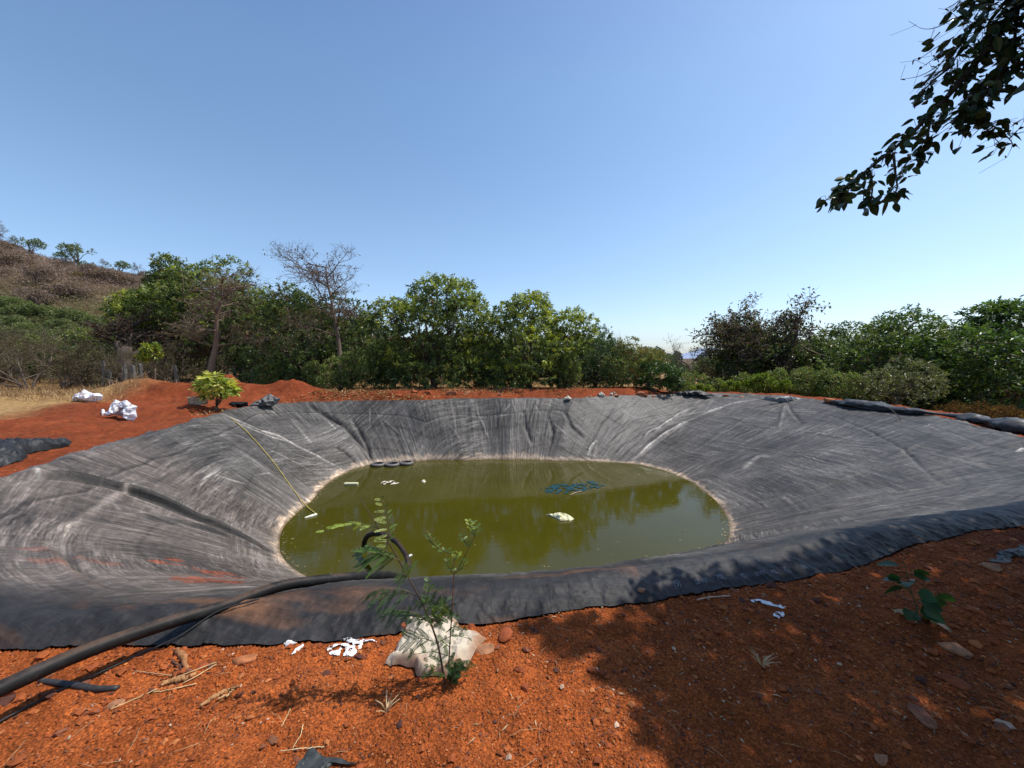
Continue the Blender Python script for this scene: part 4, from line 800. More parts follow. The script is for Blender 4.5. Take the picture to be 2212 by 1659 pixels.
# ------------------------------------------------------------------ sacks, bags, scraps
SK = [(885,1335),(920,1332),(985,1345),(1000,1362),(1055,1384),(1030,1405),(1008,1440),(975,1462),(905,1462),(893,1445),(840,1447),(828,1440),(845,1415),(868,1385)]
o = sheet('sack', SK, .028, 'cloth', (.50, .43, .33), 403, .8, 9, 80, 260, freq=3.6); tag(o, 'crumpled beige woven sack lying on the red soil behind the green seedling', 'sack')
ws = empty('torn_white_plastic', hit(755,1400), 'torn white plastic netting scrap on the soil between the liner hem and the sack', 'plastic scrap')
def local(o, root):
    o.location = (-root.location[0], -root.location[1], -root.location[2]); o.parent = root
local(sheet('torn_piece', [(705,1402),(720,1392),(745,1393),(770,1397),(772,1410),(760,1420),(735,1421),(712,1414)], .004, 'plastic_white', WH_, 410, .5, 3, 50, 160, freq=5, holes=(9, .16)), ws)
local(sheet('torn_piece', [(740,1382),(765,1380),(812,1385),(814,1389),(785,1390),(783,1400),(765,1404),(745,1395),(752,1388)], .005, 'plastic_white', WH_, 412, .5, 3, 50, 160, freq=5, holes=(9, .25)), ws)
for px, lb in [([(613,1391),(632,1388),(643,1391),(630,1395),(618,1399)], 'small white plastic scrap near the liner hem, left of two'), ([(632,1413),(650,1398),(657,1393),(656,1399),(640,1412),(630,1417)], 'narrow white plastic scrap near the liner hem, just below another')]:
    tag(sheet('plastic_scrap', px, .008, 'plastic_white', WH_, 420, .6, 3, 14, 40, freq=6), lb, 'plastic scrap')
for i, (px, lb) in enumerate([([(1612,1297),(1640,1296),(1668,1303),(1700,1310),(1690,1316),(1655,1308),(1625,1302)], 'long thin white plastic scrap in the shade below the printed liner hem'), ([(1668,1328),(1690,1322),(1698,1330),(1685,1338),(1672,1334)], 'small white plastic scrap in the shade, below the long thin one')]):
    tag(sheet('plastic_scrap', px, .004, 'plastic_white', (.7, .7, .68), 430+i, .5, 3, 24, 70, freq=5, holes=(9, .2)), lb, 'plastic scrap')
tag(sheet('black_plastic_scrap', [(636,1662),(655,1638),(676,1607),(690,1628),(705,1640),(740,1643),(790,1650),(740,1652),(715,1655),(700,1668),(670,1690),(640,1700)], .006, 'plastic_black', (.03, .034, .034), 440, .3, 5, 36, 110, freq=3), 'torn corner of black plastic sheet poking out of the soil at the bottom edge', 'plastic sheet')
tag(sheet('black_plastic_scrap', [(2130,1212),(2170,1195),(2230,1178),(2260,1195),(2215,1205),(2160,1215)], .008, 'plastic_black', (.012, .013, .014), 441, .4, 4, 26, 80, freq=4), 'black plastic strip on the shaded soil at the right edge', 'plastic sheet')
tag(sheet('crumpled_plastic', [(-60,1000),(-60,970),(0,966),(30,962),(70,965),(155,958),(158,964),(110,972),(70,980),(45,998),(10,1008),(-40,1020)], .09, 'plastic_black', (.018, .019, .02), 442, .9, 3, 60, 200, freq=5), 'crumpled black plastic sheet on the red soil at the left edge', 'plastic sheet')
def base_y(u, v): return float(hit(u, v)[1])
for i, (px, vb, lb) in enumerate([([(155,862),(160,852),(172,848),(178,840),(190,846),(200,850),(214,849),(223,855),(220,864),(205,868),(190,867),(175,864),(165,868)], 868, 'white plastic bag on the red heap, the higher and left of two'), ([(220,894),(234,888),(236,876),(246,863),(258,868),(270,864),(284,874),(296,878),(293,886),(298,900),(290,911),(276,907),(262,898),(246,896),(234,899)], 905, 'torn white plastic bag with soil inside, the lower and right of two')]):
    tag(crumple('white_bag', px, base_y(sum(p_[0] for p_ in px)/len(px), vb), .35, 'plastic_white', (.80, .80, .80), 450+i, freq=3.5), lb, 'bag')
tag(sheet('plastic_scrap', [(218,893),(226,890),(228,896),(220,898)], .06, 'plastic_white', WH_, 455, .6, 3, 10, 30), 'tiny white plastic piece left of the torn white bag on the red soil', 'plastic scrap')
# box
h = hit(428,874); bx = empty('cardboard_box', h, 'small tan cardboard box on the red soil left of the mango sapling', 'box', rz=.15)
mb = MB(); mb.box((0, 0, .12), (.40, .25, .24), (.42, .33, .22)); mb.build('carton', 'stone', bx, False)
mb = MB(); mb.box((0, -.129, .21), (.38, .006, .05), (.62, .55, .42)); mb.box((0, -.16, .245), (.39, .10, .006), (.5, .42, .3)); mb.build('flap', 'stone', bx, False)
# black plastic with tool, left far corner
tag(crumple('black_plastic_scrap', [(490, 874), (500, 868), (534, 868), (537, 877), (520, 879), (498, 878)], base_y(513, 878), 0.25, 'plastic_black', (0.008, 0.008, 0.009), 460), 'flat pitch black plastic piece beside the mango sapling on the far left corner', 'plastic sheet')
tag(crumple('grey_plastic_scrap', [(537, 878), (548, 868), (560, 864), (572, 855), (582, 850), (592, 857), (606, 861), (600, 870), (590, 878), (560, 879)], base_y(575, 878), 0.5, 'plastic_black', (0.11, 0.105, 0.1), 461), 'crumpled grey plastic sheet end beside the black piece at the far left corner', 'plastic sheet')
tag(crumple('black_flap', [(1456, 854), (1458, 847), (1480, 845), (1510, 843), (1535, 850), (1548, 856), (1500, 856)], base_y(1498, 857), 0.5, 'plastic_black', (0.02, 0.02, 0.022), 462), 'folded black plastic flap sticking up on the far rim right of the boulders', 'plastic sheet')
tag(crumple('grey_plastic_scrap', [(1636, 861), (1655, 857), (1668, 861), (1685, 857), (1705, 855), (1722, 859), (1738, 862), (1756, 868), (1740, 872), (1715, 872), (1690, 870), (1660, 866)], base_y(1698, 868), 0.45, 'plastic_black', (0.15, 0.15, 0.15), 463), 'crumpled grey liner edge lying loose on the far right rim', 'plastic sheet')
for i, (u, v, lb) in enumerate([(1226,860,'white litter bundle on the far rim below the dark blue green tree'), (1298,852,'white litter on the far rim, middle one of three'), (1325,851,'pale litter on the far rim, right one of three')]):
    tag(crumple('litter', [(u+dx*9, v+dy*6) for dx, dy in [(-1, .7), (-.8, -.2), (-.2, -.5), (.1, -1), (.6, -.4), (1, .2), (.8, .8), (0, .6)]], base_y(u, v+4), .2, 'plastic_white', (.55, .52, .42), 470+i, na=50, nq=12), lb, 'litter')
# rolled plastic on the right rim
RP = [hit(u, v)+np.array([0, .25, .07]) for u, v in [(1805,873),(1850,878),(1900,884),(1960,893),(2020,899),(2090,908),(2160,920),(2230,933),(2330,955)]]
Q = spline(RP, 220); T, A, B = frames(Q); k_ = 40; th = np.arange(k_)*2*PI/k_; t_ = np.linspace(0, 1, 220)[:, None]
R0 = (.12+.05*np.sin(t_*9)+.03*np.sin(t_*31))*np.minimum(1, .25+6*np.minimum(t_, 1.02-t_)); nz = fbm(t_*26+0*th, np.cos(th)*1.3+np.sin(th)*1.1+0*t_, 4, 480)
R1 = R0*(1+.5*nz); V = Q[:, None]+(R1*np.cos(th))[..., None]*A[:, None]*1.5+(R1*np.sin(th))[..., None]*B[:, None]*.85
V[..., 2] = np.maximum(V[..., 2], ground_h(V[..., 0], V[..., 1])-.03)
o = mk('rolled_plastic', V.reshape(-1, 3), grid_faces(220, k_, True), 'plastic_black', None, True, np.broadcast_to((.035, .037, .04), (220*k_, 3))); tag(o, 'long loose roll of black plastic sheet along the right rim of the pond', 'plastic roll')
a_, b_ = hit(1948,906), hit(1925,886); b_ = at_y(1922,881,a_[1]); tag(pathtube('stick', [a_, (a_+b_)/2, b_], [.012, .01], 'bark', (.3, .25, .2), 8, 5), 'thin grey stick leaning over the rolled black plastic', 'stick')
# rope and float
rp = [hit(u, v, lift=.02) for u, v in [(478,888),(500,905),(530,930),(560,962),(590,998),(620,1040),(645,1075),(665,1098),(683,1112)]]
rope = tag(pathtube('rope', rp, .011, 'straw', (.42, .33, .08), 90, 6), 'yellow rope running from the mango sapling down the left slope into the water', 'rope')
w_ = lambda u, v, z=ZW+.01: np.array([*on_z(u, v, z), z])
tag(pathtube('float', [w_(658,1119), w_(672,1115), w_(684,1111)], [.02, .035, .03], 'plastic_white', (.7, .68, .55), 12, 8), 'small white float tied to the end of the yellow rope', 'float')
# tyres
for i, (u, v, lb) in enumerate([(817,1005,'old tyre floating at the far water edge, leftmost of three'), (848,1005,'old tyre floating at the far water edge, middle of three'), (878,1002,'old tyre floating at the far water edge, rightmost of three, lying closest to the slope')]):
    P = w_(u, v, ZW); R_, r_ = .19, .055; na, nb_ = 64, 20; A_ = np.arange(na)*2*PI/na; B_ = np.arange(nb_)*2*PI/nb_
    rad = R_+r_*np.cos(B_)[None]*np.ones((na, 1)); open_ = (np.cos(B_) < -.3); rad = np.where(open_[None], R_-r_*.35, rad)
    rad = rad+((np.cos(B_) > .6)[None])*.005*(np.arange(na) % 2)[:, None]
    V = np.stack([rad*np.cos(A_)[:, None], rad*np.sin(A_)[:, None], r_*1.05*np.sin(B_)[None]*np.ones((na, 1))], -1).reshape(-1, 3)
    G = grid_faces(na, nb_, True); last = np.stack([(na-1)*nb_+np.arange(nb_), (na-1)*nb_+(np.arange(nb_)+1) % nb_, (np.arange(nb_)+1) % nb_, np.arange(nb_)], 1)
    o = mk('tyre', V, np.vstack([G, last]), 'rubber', None, True, np.tile(np.array((.09, .08, .075)), (na*nb_, 1))*(1+.5*(V[:, 2:] > .03))); o.location = (P[0], P[1]-.02, ZW+.03); o.rotation_euler = (.06*i-.05, .04, i); tag(o, lb, 'tyre', 'old tyres at the water edge')
# things on the water
mb = MB(); P, Q_ = w_(743,1048), w_(774,1045); mb.box((P+Q_)/2+np.array([0, 0, .02]), (np.linalg.norm(P-Q_), .11, .05), (.62, .60, .38), .03); tag(mb.build('foam_strip', 'plastic_white', None, False), 'straight pale foam strip floating on the left of the water', 'foam strip')
def floatsheet(name, px, h_, mat, col, seed, lb, cat, holes=None, freq=6, wr=.6):
    o = sheet(name, None, h_, mat, col, seed, wr, 3, 34, 110, world=[w_(u, v, ZW) for u, v in px], freq=freq, holes=holes); return tag(o, lb, cat)
floatsheet('foam_scum', [(817,1043),(830,1040),(850,1039),(863,1043),(850,1047),(830,1047)], .02, 'plastic_white', (.55, .5, .38), 500, 'pale patch of scum floating below the tyres', 'scum', (9, .05))
floatsheet('foam_scum', [(909,1040),(916,1037),(921,1041),(914,1044)], .02, 'plastic_white', (.6, .55, .4), 501, 'tiny ring of scum floating right of the larger patch', 'scum', (5, .1))
floatsheet('floating_bag', [(1178,1113),(1200,1112),(1225,1115),(1240,1122),(1232,1126),(1210,1125),(1195,1118)], .05, 'plastic_white', (.72, .68, .42), 502, 'crumpled pale yellow bag floating at the middle of the water', 'bag')
floatsheet('blue_net', [(1163,1053),(1190,1047),(1240,1044),(1275,1038),(1304,1039),(1308,1052),(1270,1060),(1220,1068),(1180,1064)], .004, 'plastic_black', (.006, .038, .045), 503, 'dark blue green net heap half sunk in the water', 'net', (22, .12), 12, 1.2)
tag(pathtube('stick', [w_(1232,1069), w_(1245,1063), w_(1256,1061)], .012, 'bark', (.4, .3, .2), 8, 5), 'short stick floating beside the blue green net', 'stick')
tag(pathtube('white_stick', [at_y(878,1204,5.6), at_y(889,1199,5.7)], .018, 'plastic_white', (.6, .6, .58), 6, 6), 'short white stick tied against the arched hose end', 'stick')
rs = np.random.default_rng(520); n = 900; a = rs.uniform(-PI, PI, n); rr_ = look(rW, a)-.02-np.abs(rs.normal(size=n))*np.where(rs.random(n) < .8, .05, 1.2)
B = np.stack([PC[0]+rr_*np.cos(a), PC[1]+rr_*np.sin(a), np.full(n, ZW+.006)], 1); V, Qd = leaf_quads(B, rs.normal(size=(n, 3))*np.array([1, 1, .03]), rs.uniform(.02, .07, n), rs.uniform(.01, .03, n), rs); V[:, 2] = ZW+.004+.004*rs.random(len(V))
tag(mk('floating_debris', V, Qd, 'dry_leaf', None, False, np.repeat(pick(rs, n, [(.32, .24, .12), (.16, .12, .04), (.42, .36, .25)], [2, 2, 1]), 4, 0)), 'small leaves and crumbs floating along the water edge', 'debris', kind='stuff')
# ------------------------------------------------------------------ fence posts
for i, (u, v0, v1, y, lb) in enumerate([(222,780,826,19.5,'grey stone fence post below the gnarled tree, leftmost of the posts'), (268,786,828,19.0,'slim grey stone post, left one of the close group of three'), (287,789,829,18.6,'wide grey slab post, middle of the close group of three'), (305,787,829,18.8,'slim pale stone post, right one of the close group of three'),
    (383,789,830,18.8,'grey stone fence post standing alone right of the young tree'), (507,790,822,21.5,'grey fence post under the bare branched tree, left of two'), (523,788,822,21.8,'grey fence post under the bare branched tree, right of two'), (541,797,825,21.0,'short grey fence post right of the bare branched tree'), (235,800,828,19.6,'short broken post beside the leftmost fence post')]):
    x = (u-CX)/F*y; zb = float(ground_h(x, y)); zt = at_y(u, v0, y)[2]; w0 = .22 if i == 2 else .12; rs = np.random.default_rng(600+i)
    nz_ = 8; V = []; 
    for q in np.linspace(0, 1, nz_):
        for a_, b_ in ((-1, -1), (1, -1), (1, 1), (-1, 1)): V.append([a_*w0/2*(1-.15*q)+rs.normal()*.008, b_*.06+rs.normal()*.006, -.3+(zt-zb+.3)*q+(rs.normal()*.03 if q == 1 else 0)])
    o = mk('fence_post', V, [grid_faces(nz_, 4, True), np.array([[4*nz_-4, 4*nz_-3, 4*nz_-2, 4*nz_-1]])], 'stone', None, False, np.tile(np.array((.13, .12, .108))*rs.uniform(.8, 1.15), (nz_*4, 1)))
    o.location = (x, y, zb); o.rotation_euler = (rs.normal()*.03, rs.normal()*.04, rs.uniform(-.4, .4)); tag(o, lb, 'fence post', 'stone fence posts on the left')
# ------------------------------------------------------------------ mango sapling tied with the rope
h = hit(470,888); sp = leafy_tree(650, .44, .40, .52, .72, 210, 8, .15, .055, .35, [(.30, .33, .06), (.40, .37, .10), (.17, .22, .04), (.08, .12, .03)], [3, 2, 2, 1.5], r0=.028, zfork=.15, nl=8, flat=-1., name='mango_sapling', shell=.3)
fit(sp, 462, float(h[1])+.1, 84, 806, 'small mango sapling with yellow green leaves at the left corner of the liner', 'sapling')
# ------------------------------------------------------------------ sticks, bark, straws
def stk(px, r, col, lb, name='dry_stick', lift=.01, cat='stick', jit=.003):
    P = [hit(u, v, lift=lift) for u, v in px]; return tag(pathtube(name, P, r, 'bark', col, 26, 7, jit=jit, seed=len(lb)), lb, cat)
stk([(380,1408),(395,1420),(398,1440),(405,1452)], [.010, .017, .013, .007], (.34, .15, .06), 'thick short dry root below the liner hem, in the left foreground')
stk([(348,1484),(372,1476),(405,1468),(425,1458)], [.006, .013, .012, .006], (.40, .20, .08), 'curled strip of bark under the crossed dry stalks', 'bark_strip')
stk([(350,1478),(400,1460),(468,1434)], [.002, .003, .002], (.62, .45, .22), 'longest straight dry stalk crossing the curled bark strip', jit=.0005)
stk([(395,1480),(430,1462),(468,1438)], [.002, .003, .002], (.58, .40, .2), 'dry stalk lying beside the longest one', jit=.0005)
stk([(371,1430),(385,1440),(400,1455)], [.004, .004], (.14, .07, .05), 'dark twig beside the short dry root')
stk([(433,1530),(455,1516),(480,1500),(498,1492),(515,1488)], [.007, .011, .008, .005], (.42, .22, .09), 'forked strip of brown bark in the left foreground', 'bark_strip')
stk([(470,1514),(490,1508),(505,1495)], [.004, .007, .004], (.45, .25, .11), 'lower arm of bark lying against the forked strip', 'bark_strip')
stk([(290,1453),(320,1457),(372,1463)], [.002, .003], (.5, .3, .15), 'thin reddish stalk left of the dark twig', jit=.001)
stk([(240,1536),(290,1515),(340,1492)], [.002, .0025], (.6, .42, .2), 'long thin straw left of the forked bark', jit=.001)
stk([(330,1500),(380,1492),(425,1480)], [.002, .0025], (.6, .42, .2), 'thin straw above the forked bark strip', jit=.001)
stk([(608,1575),(618,1555),(628,1535)], [.0015, .002], (.62, .45, .22), 'straw lying across the tip of the seedling shadow', jit=.001)
stk([(632,1622),(650,1592),(655,1570)], [.0015, .002], (.62, .45, .22), 'upright straw above the black plastic corner', jit=.001)
stk([(604,1628),(650,1622),(700,1618)], [.0015, .002], (.62, .48, .26), 'straw lying left of the black plastic corner', jit=.001)
stk([(800,1290),(806,1300),(812,1310)], [.0015, .002], (.3, .2, .1), 'short twig on the liner hem below the hose', jit=.001) if False else None
stk([(1505,1299),(1530,1293),(1578,1290)], [.004, .004], (.6, .42, .28), 'pale curved twig along the printed liner hem', jit=.001)
stk([(1230,1475),(1290,1452),(1310,1440)], [.0015, .002], (.5, .35, .18), 'thin straw in the sunlit soil right of the seedling', jit=.001) if False else None
# grass tuft in the shade
h = hit(1647,1440); mb = MB(); rs = np.random.default_rng(660)
for i in range(14):
    d = unit(np.array([rs.normal()*.6, rs.normal()*.6, 1.])); Lg = rs.uniform(.04, .10); mb.tube([np.zeros(3), d*Lg*.6, d*Lg+np.array([d[0], d[1], -.2])*Lg*.3], [.0022, .0018, .0008], 4, (.6, .45, .25))
o = mb.build('grass_tuft', 'straw'); o.location = h; tag(o, 'small tuft of dry pale grass standing in a sun patch of the tree shade', 'grass tuft')
h = hit(835,1540); o2 = o.copy(); COL.objects.link(o2); o2.location = h; o2.rotation_euler = (0, .5, 2); tag(o2, 'dry pale grass tuft in the sunlit soil below the seedling', 'grass tuft')
# many loose straws, shared shapes
protos = []
for j in range(4):
    mb = MB(); Lg = [.03, .05, .075, .12][j]; mb.tube([[-Lg/2, 0, .003], [-Lg*.1, .006*(j-1), .009], [Lg/2, .004*j, .004]], [.0008, .0010, .0006], 4, (.50, .33, .17)); protos.append(mb.build('dry_straw', 'straw')); COL.objects.unlink(protos[-1])
rs = np.random.default_rng(661); cnt = 0
while cnt < 70:
    u, v = rs.uniform(0, 2212), rs.uniform(1250, 1655); h = on_z(u, v, 0); a, r = polar(np.array(h))
    if r < look(rE, a)+.06: continue
    o = protos[rs.integers(4)].copy(); COL.objects.link(o); o.location = (h[0], h[1], float(ground_h(*h))+.004); o.rotation_euler = (0, rs.normal()*.12, rs.uniform(0, 6.28)); tag(o, 'thin pale dry straw scattered on the foreground soil', 'straw', 'dry straws on the foreground soil'); cnt += 1
rs = np.random.default_rng(662); x_, y_ = [], []
u = rs.uniform(1000, 2212, 1500); v = rs.uniform(1180, 1600, 1500)
P = np.array([on_z(a_, b_, 0) for a_, b_ in zip(u, v)]); a, r = polar(P); k_ = (r > look(rE, a)+.01) & ((r < look(rE, a)+.10) | (rs.random(1500) < .3)); P = P[k_]; n = len(P)
V, Qd = leaf_quads(np.stack([P[:, 0], P[:, 1], ground_h(P[:, 0], P[:, 1])+.006], 1), rs.normal(size=(n, 3))*np.array([1, 1, .12]), rs.uniform(.012, .05, n), rs.uniform(.002, .010, n), rs)
tag(mk('plant_litter', V, Qd, 'straw', None, False, np.repeat(pick(rs, n, [(.45, .32, .18), (.3, .18, .09), (.2, .1, .05)], [1, 1, 1]), 4, 0)), 'fine dry leaf crumbs and chaff on the soil by the liner hem', 'litter', kind='stuff')
# ------------------------------------------------------------------ compound leaved seedling
def pinna(mb_V, A, B, width, n, rs, col, sag=0):
    """row of leaflets from A to B"""
    A = np.array(A, float); B = np.array(B, float); ax = unit(B-A); L = np.linalg.norm(B-A)
    side = unit(np.cross(ax, np.array([0, -.55, .85])+rs.normal(size=3)*.25)); up_ = np.cross(side, ax); n = int(n*1.3); t = np.linspace(.06, 1, n)
    Bp = A+(B-A)*t[:, None]; Bp[:, 2] -= sag*t**2*L
    for s_ in (-1, 1):
        w = width*1.5*np.sin(np.clip(t*.85+.15, 0, 1)*PI)**.4*rs.uniform(.85, 1.1, n)
        D = unit(side*s_+ax*.45+up_*.12); tip = Bp+D*w[:, None]; m1 = Bp+D*w[:, None]*.5+ax*L/n*.5; m2 = Bp+D*w[:, None]*.5-ax*L/n*.45
        V = np.stack([Bp, m1, tip, m2], 1).reshape(-1, 3); mb_V.add(V, np.arange(4*n).reshape(n, 4), None, np.repeat(np.array(col)*rs.uniform(.75, 1.25, (n, 1)), 4, 0))
    mb_V.tube(np.vstack([Bp[0], Bp[n//2], Bp[-1]]), .0009, 4, np.array(col)*.8, False)
def compound(mb, st, px, Y, npn, plen, dirs, rs, col, width=.009, nl=16, sag=.15, dy=0):
    P = spline([at_y(u, v, y_) for (u, v), y_ in zip(px, np.linspace(Y, Y+dy, len(px)))], 20); st.tube(P, np.linspace(.0022, .001, 20), 5, (.13, .12, .05))
    idx = np.linspace(3, 19, npn).astype(int)
    for k_, i in enumerate(idx):
        for dd in dirs:
            d = unit(np.array([dd[0], rs.normal()*.35+dd[2], dd[1]])+rs.normal(size=3)*.10); tt = k_/(npn-1+1e-6); l_ = plen*(.65+.5*math.sin(PI*min(1, .25+tt*.75)))
            pinna(mb, P[i], P[i]+d*l_, width, nl, rs, col, sag)
h0 = hit(962,1473); Y0_ = float(h0[1]); sd = empty('seedling', h0, 'green feathery leaved seedling growing in front of the beige sack', 'seedling')
rs = np.random.default_rng(700); st = MB(); lf = MB(); zoff = 0
def Pm(lst, dy=0): 
    Y = np.linspace(Y0_, Y0_+dy, len(lst)); return [at_y(u, v, y) for (u, v), y in zip(lst, Y)]
ms = Pm([(962,1476),(947,1393),(930,1344),(916,1309),(881,1246),(846,1182),(818,1142),(791,1096),(777,1075)]); ms[0] = h0-np.array([0, 0, .02])
st.tube(spline(ms, 40), np.linspace(.0055, .0016, 40), 7, (.085, .055, .04))
s2_ = Pm([(965,1460),(973,1364),(978,1306),(980,1240)]); s2_[0] = h0+np.array([.01, .02, -.02]); st.tube(spline(s2_, 24), np.linspace(.004, .0028, 24), 6, (.16, .09, .05))
st.tube(spline(Pm([(980,1242),(994,1220),(1014,1182),(1027,1156)]), 16), np.linspace(.0026, .0013, 16), 5, (.12, .09, .05))
st.tube(spline(Pm([(980,1242),(981,1220),(979,1198)]), 8), .0024, 5, (.35, .20, .08))
st.tube(spline(Pm([(975,1196),(947,1184),(930,1160),(922,1146)]), 12), .0011, 4, (.22, .2, .08))
DG, LG, YG = (.05, .10, .03), (.12, .20, .04), (.30, .40, .06)
compound(lf, st, [(818,1142),(800,1135),(770,1130),(735,1135),(700,1148)], Y0_, 6, .055, [(-1, -.25, .2), (-.8, .12, -.2)], rs, YG, .006, 12, .1)
compound(lf, st, [(833,1200),(838,1150),(834,1110),(822,1080)], Y0_-.02, 9, .055, [(-1, .02, .1)], rs, (.36, .42, .12), .0065, 12, .05)
compound(lf, st, [(833,1200),(841,1150),(838,1110),(826,1078)], Y0_+.02, 8, .04, [(.2, .3, .5)], rs, LG, .006, 10, .1)
compound(lf, st, [(861,1210),(848,1196),(825,1186),(800,1180)], Y0_, 7, .14, [(-1, -.35, .1), (-1, -.6, -.2)], rs, DG, .008, 18, .12)
compound(lf, st, [(861,1210),(845,1200),(815,1195),(790,1192)], Y0_-.03, 5, .11, [(-.9, -.7, -.2), (-1, .1, .3)], rs, LG, .008, 16, .1)
compound(lf, st, [(881,1248),(876,1240),(868,1238)], Y0_-.01, 4, .075, [(-.8, -.8, 0), (.5, .8, 0)], rs, LG, .008, 12, .05)
compound(lf, st, [(898,1288),(880,1276),(861,1272),(825,1272),(800,1280)], Y0_, 7, .10, [(-.55, -.9, .1), (-.8, -.35, -.3)], rs, DG, .008, 16, .2)
compound(lf, st, [(928,1345),(905,1328),(880,1319),(850,1318),(835,1326)], Y0_, 6, .095, [(-.7, -.8, .1), (-.9, -.1, -.3)], rs, DG, .008, 14, .2)
compound(lf, st, [(935,1385),(910,1378),(885,1383)], Y0_-.03, 4, .09, [(-.8, -.6, -.2), (-.9, .3, .2)], rs, DG, .009, 13, .1)
compound(lf, st, [(916,1309),(922,1292),(928,1270),(925,1255)], Y0_, 5, .035, [(.8, .5, 0), (-.7, .6, 0)], rs, LG, .007, 8, .05)
compound(lf, st, [(975,1320),(960,1300),(945,1275),(930,1268)], Y0_+.03, 5, .05, [(-.5, -.7, 0), (.5, .3, 0)], rs, DG, .007, 10, .1)
for px_, cl in [([(1027,1156),(1018,1140),(1011,1126)], YG), ([(1014,1182),(1005,1172),(998,1158)], LG), ([(1024,1162),(1030,1140),(1024,1128)], LG), ([(947,1186),(935,1175),(925,1158)], LG), ([(975,1196),(960,1190),(948,1194)], LG), ([(980,1240),(968,1225),(966,1212)], LG), ([(985,1236),(1000,1225),(1005,1210)], LG), ([(978,1215),(985,1205),(990,1196)], YG)]:
    compound(lf, st, px_, Y0_, 4, .028, [(-.8, .5, 0), (.7, .4, .2)], rs, cl, .005, 7, .05)
for i in range(22):   # dense small leaves round the base
    u = rs.uniform(885, 1015); v = rs.uniform(1300, 1462); nx = 940+(1400-v)*-.1+rs.uniform(0, 40); q = rs.choice([-1, 1])
    compound(lf, st, [(nx, v+6), ((nx+u)/2, v-8), (u, v)], Y0_+rs.uniform(-.06, .06), 4, rs.uniform(.03, .055), [(q*.6, -.4, .2), (q*.4, .8, -.2)], rs, DG if rs.random() < .7 else LG, .007, 8, .1)
for i in range(14):   # low growth right of the stem
    u = rs.uniform(965, 1025); v = rs.uniform(1440, 1478); compound(lf, st, [(975, 1475), ((975+u)/2, v-10), (u, v-4)], Y0_-rs.uniform(-.03, .05), 4, .04, [(.6, .3, .1), (-.2, .8, -.2)], rs, DG, .006, 8, .1)
for m_, nm, mt in ((st, 'stem', 'bark'), (lf, 'leaves', 'leaf')):
    o = m_.build(nm, mt, None, nm == 'stem'); local(o, sd)
# broad leaved seedling in the shade
def broad(mb, B, D, L, Wd, rs, col, curl=.25):
    D = unit(D); R = unit(rs.normal(size=3)+np.array([0, 0, 1.0])); S = unit(np.cross(D, R)); N = np.cross(S, D); ts = np.array([0, .12, .3, .5, .7, .87, 1.]); ws_ = np.array([.05, .55, .95, 1., .8, .42, .02])
    V = []
    for t, w in zip(ts, ws_):
        c_ = B+D*L*t-np.array([0, 0, 1])*L*curl*t*t; V += [c_+S*Wd/2*w+N*Wd*.12*w, c_, c_-S*Wd/2*w+N*Wd*.12*w]
    mb.add(V, grid_faces(7, 3), None, np.array(col)*rs.uniform(.75, 1.25))
h = hit(1985,1345); bs = empty('broad_leaved_seedling', h, 'dark seedling with broad round leaves in the deep shade on the right', 'seedling'); rs = np.random.default_rng(720); st = MB(); lf = MB(); y = float(h[1])
Pq = [h-np.array([0, 0, .02])]+[at_y(u, v, y) for u, v in [(1980,1310),(1965,1270),(1958,1235),(1952,1212)]]; Sq = spline(Pq, 20); st.tube(Sq, np.linspace(.005, .002, 20), 6, (.1, .08, .04))
for i in range(15):
    b = Sq[min(19, 3+i)]; d = unit(np.array([rs.choice([-1, 1])*rs.uniform(.3, 1), rs.normal()*.5, rs.uniform(-.2, .5)])); st.tube([b, b+d*.03], .0015, 4, (.1, .1, .04)); broad(lf, b+d*.03, d+np.array([0, 0, -.2]), rs.uniform(.07, .105), rs.uniform(.06, .085), rs, (.03, .07, .022))
for u, v, dx in [(2010,1295,1), (2030,1290,1), (2000,1325,.6)]:
    b = at_y(u-12, v, y-.03); broad(lf, b, np.array([dx, -.2, .1]), .11, .09, rs, (.035, .08, .025))
for i in range(4): broad(lf, h+np.array([rs.uniform(-.05, .08), rs.uniform(-.04, .04), .02]), np.array([rs.normal(), rs.normal(), .1]), .07, .045, rs, (.35, .24, .12))
for m_, nm, mt in ((st, 'stem', 'bark'), (lf, 'leaves', 'leaf')): local(m_.build(nm, mt, None, True), bs)
# ------------------------------------------------------------------ overhanging tree at the right
rs = np.random.default_rng(800); ot = empty('overhanging_tree', (7.2, .6, float(ground_h(7.2, .6))), 'large broad leaved tree at the right whose dark branch hangs into the sky', 'tree')
tk = MB(); lf = MB(); tb = np.array([7.2, .6, -.2])
tk.tube(curve3(rs, tb, np.array([6.6, 1.1, 3.2]), 12, .3), np.linspace(.26, .17, 12), 14, (.12, .10, .08))
fk = np.array([6.6, 1.1, 3.2])
def at_p(u, v, y): return at_y(u, v, y)
mainb = [fk, np.array([6.0, 2.0, 5.0]), at_p(2290,-110,3.1), at_p(2180,40,3.05), at_p(2090,160,3.0), at_p(2010,250,2.95), at_p(1930,325,2.9), at_p(1850,385,2.9), at_p(1785,432,2.9)]
Mb = spline(mainb, 90); tk.tube(Mb, np.linspace(.085, .004, 90), 8, (.06, .05, .045))
vis = []
def side(px, y0, y1, r0):
    P = spline([at_p(u, v, y) for (u, v), y in zip(px, np.linspace(y0, y1, len(px)))], 24); tk.tube(P, np.linspace(r0, .002, 24), 5, (.06, .05, .045)); return P
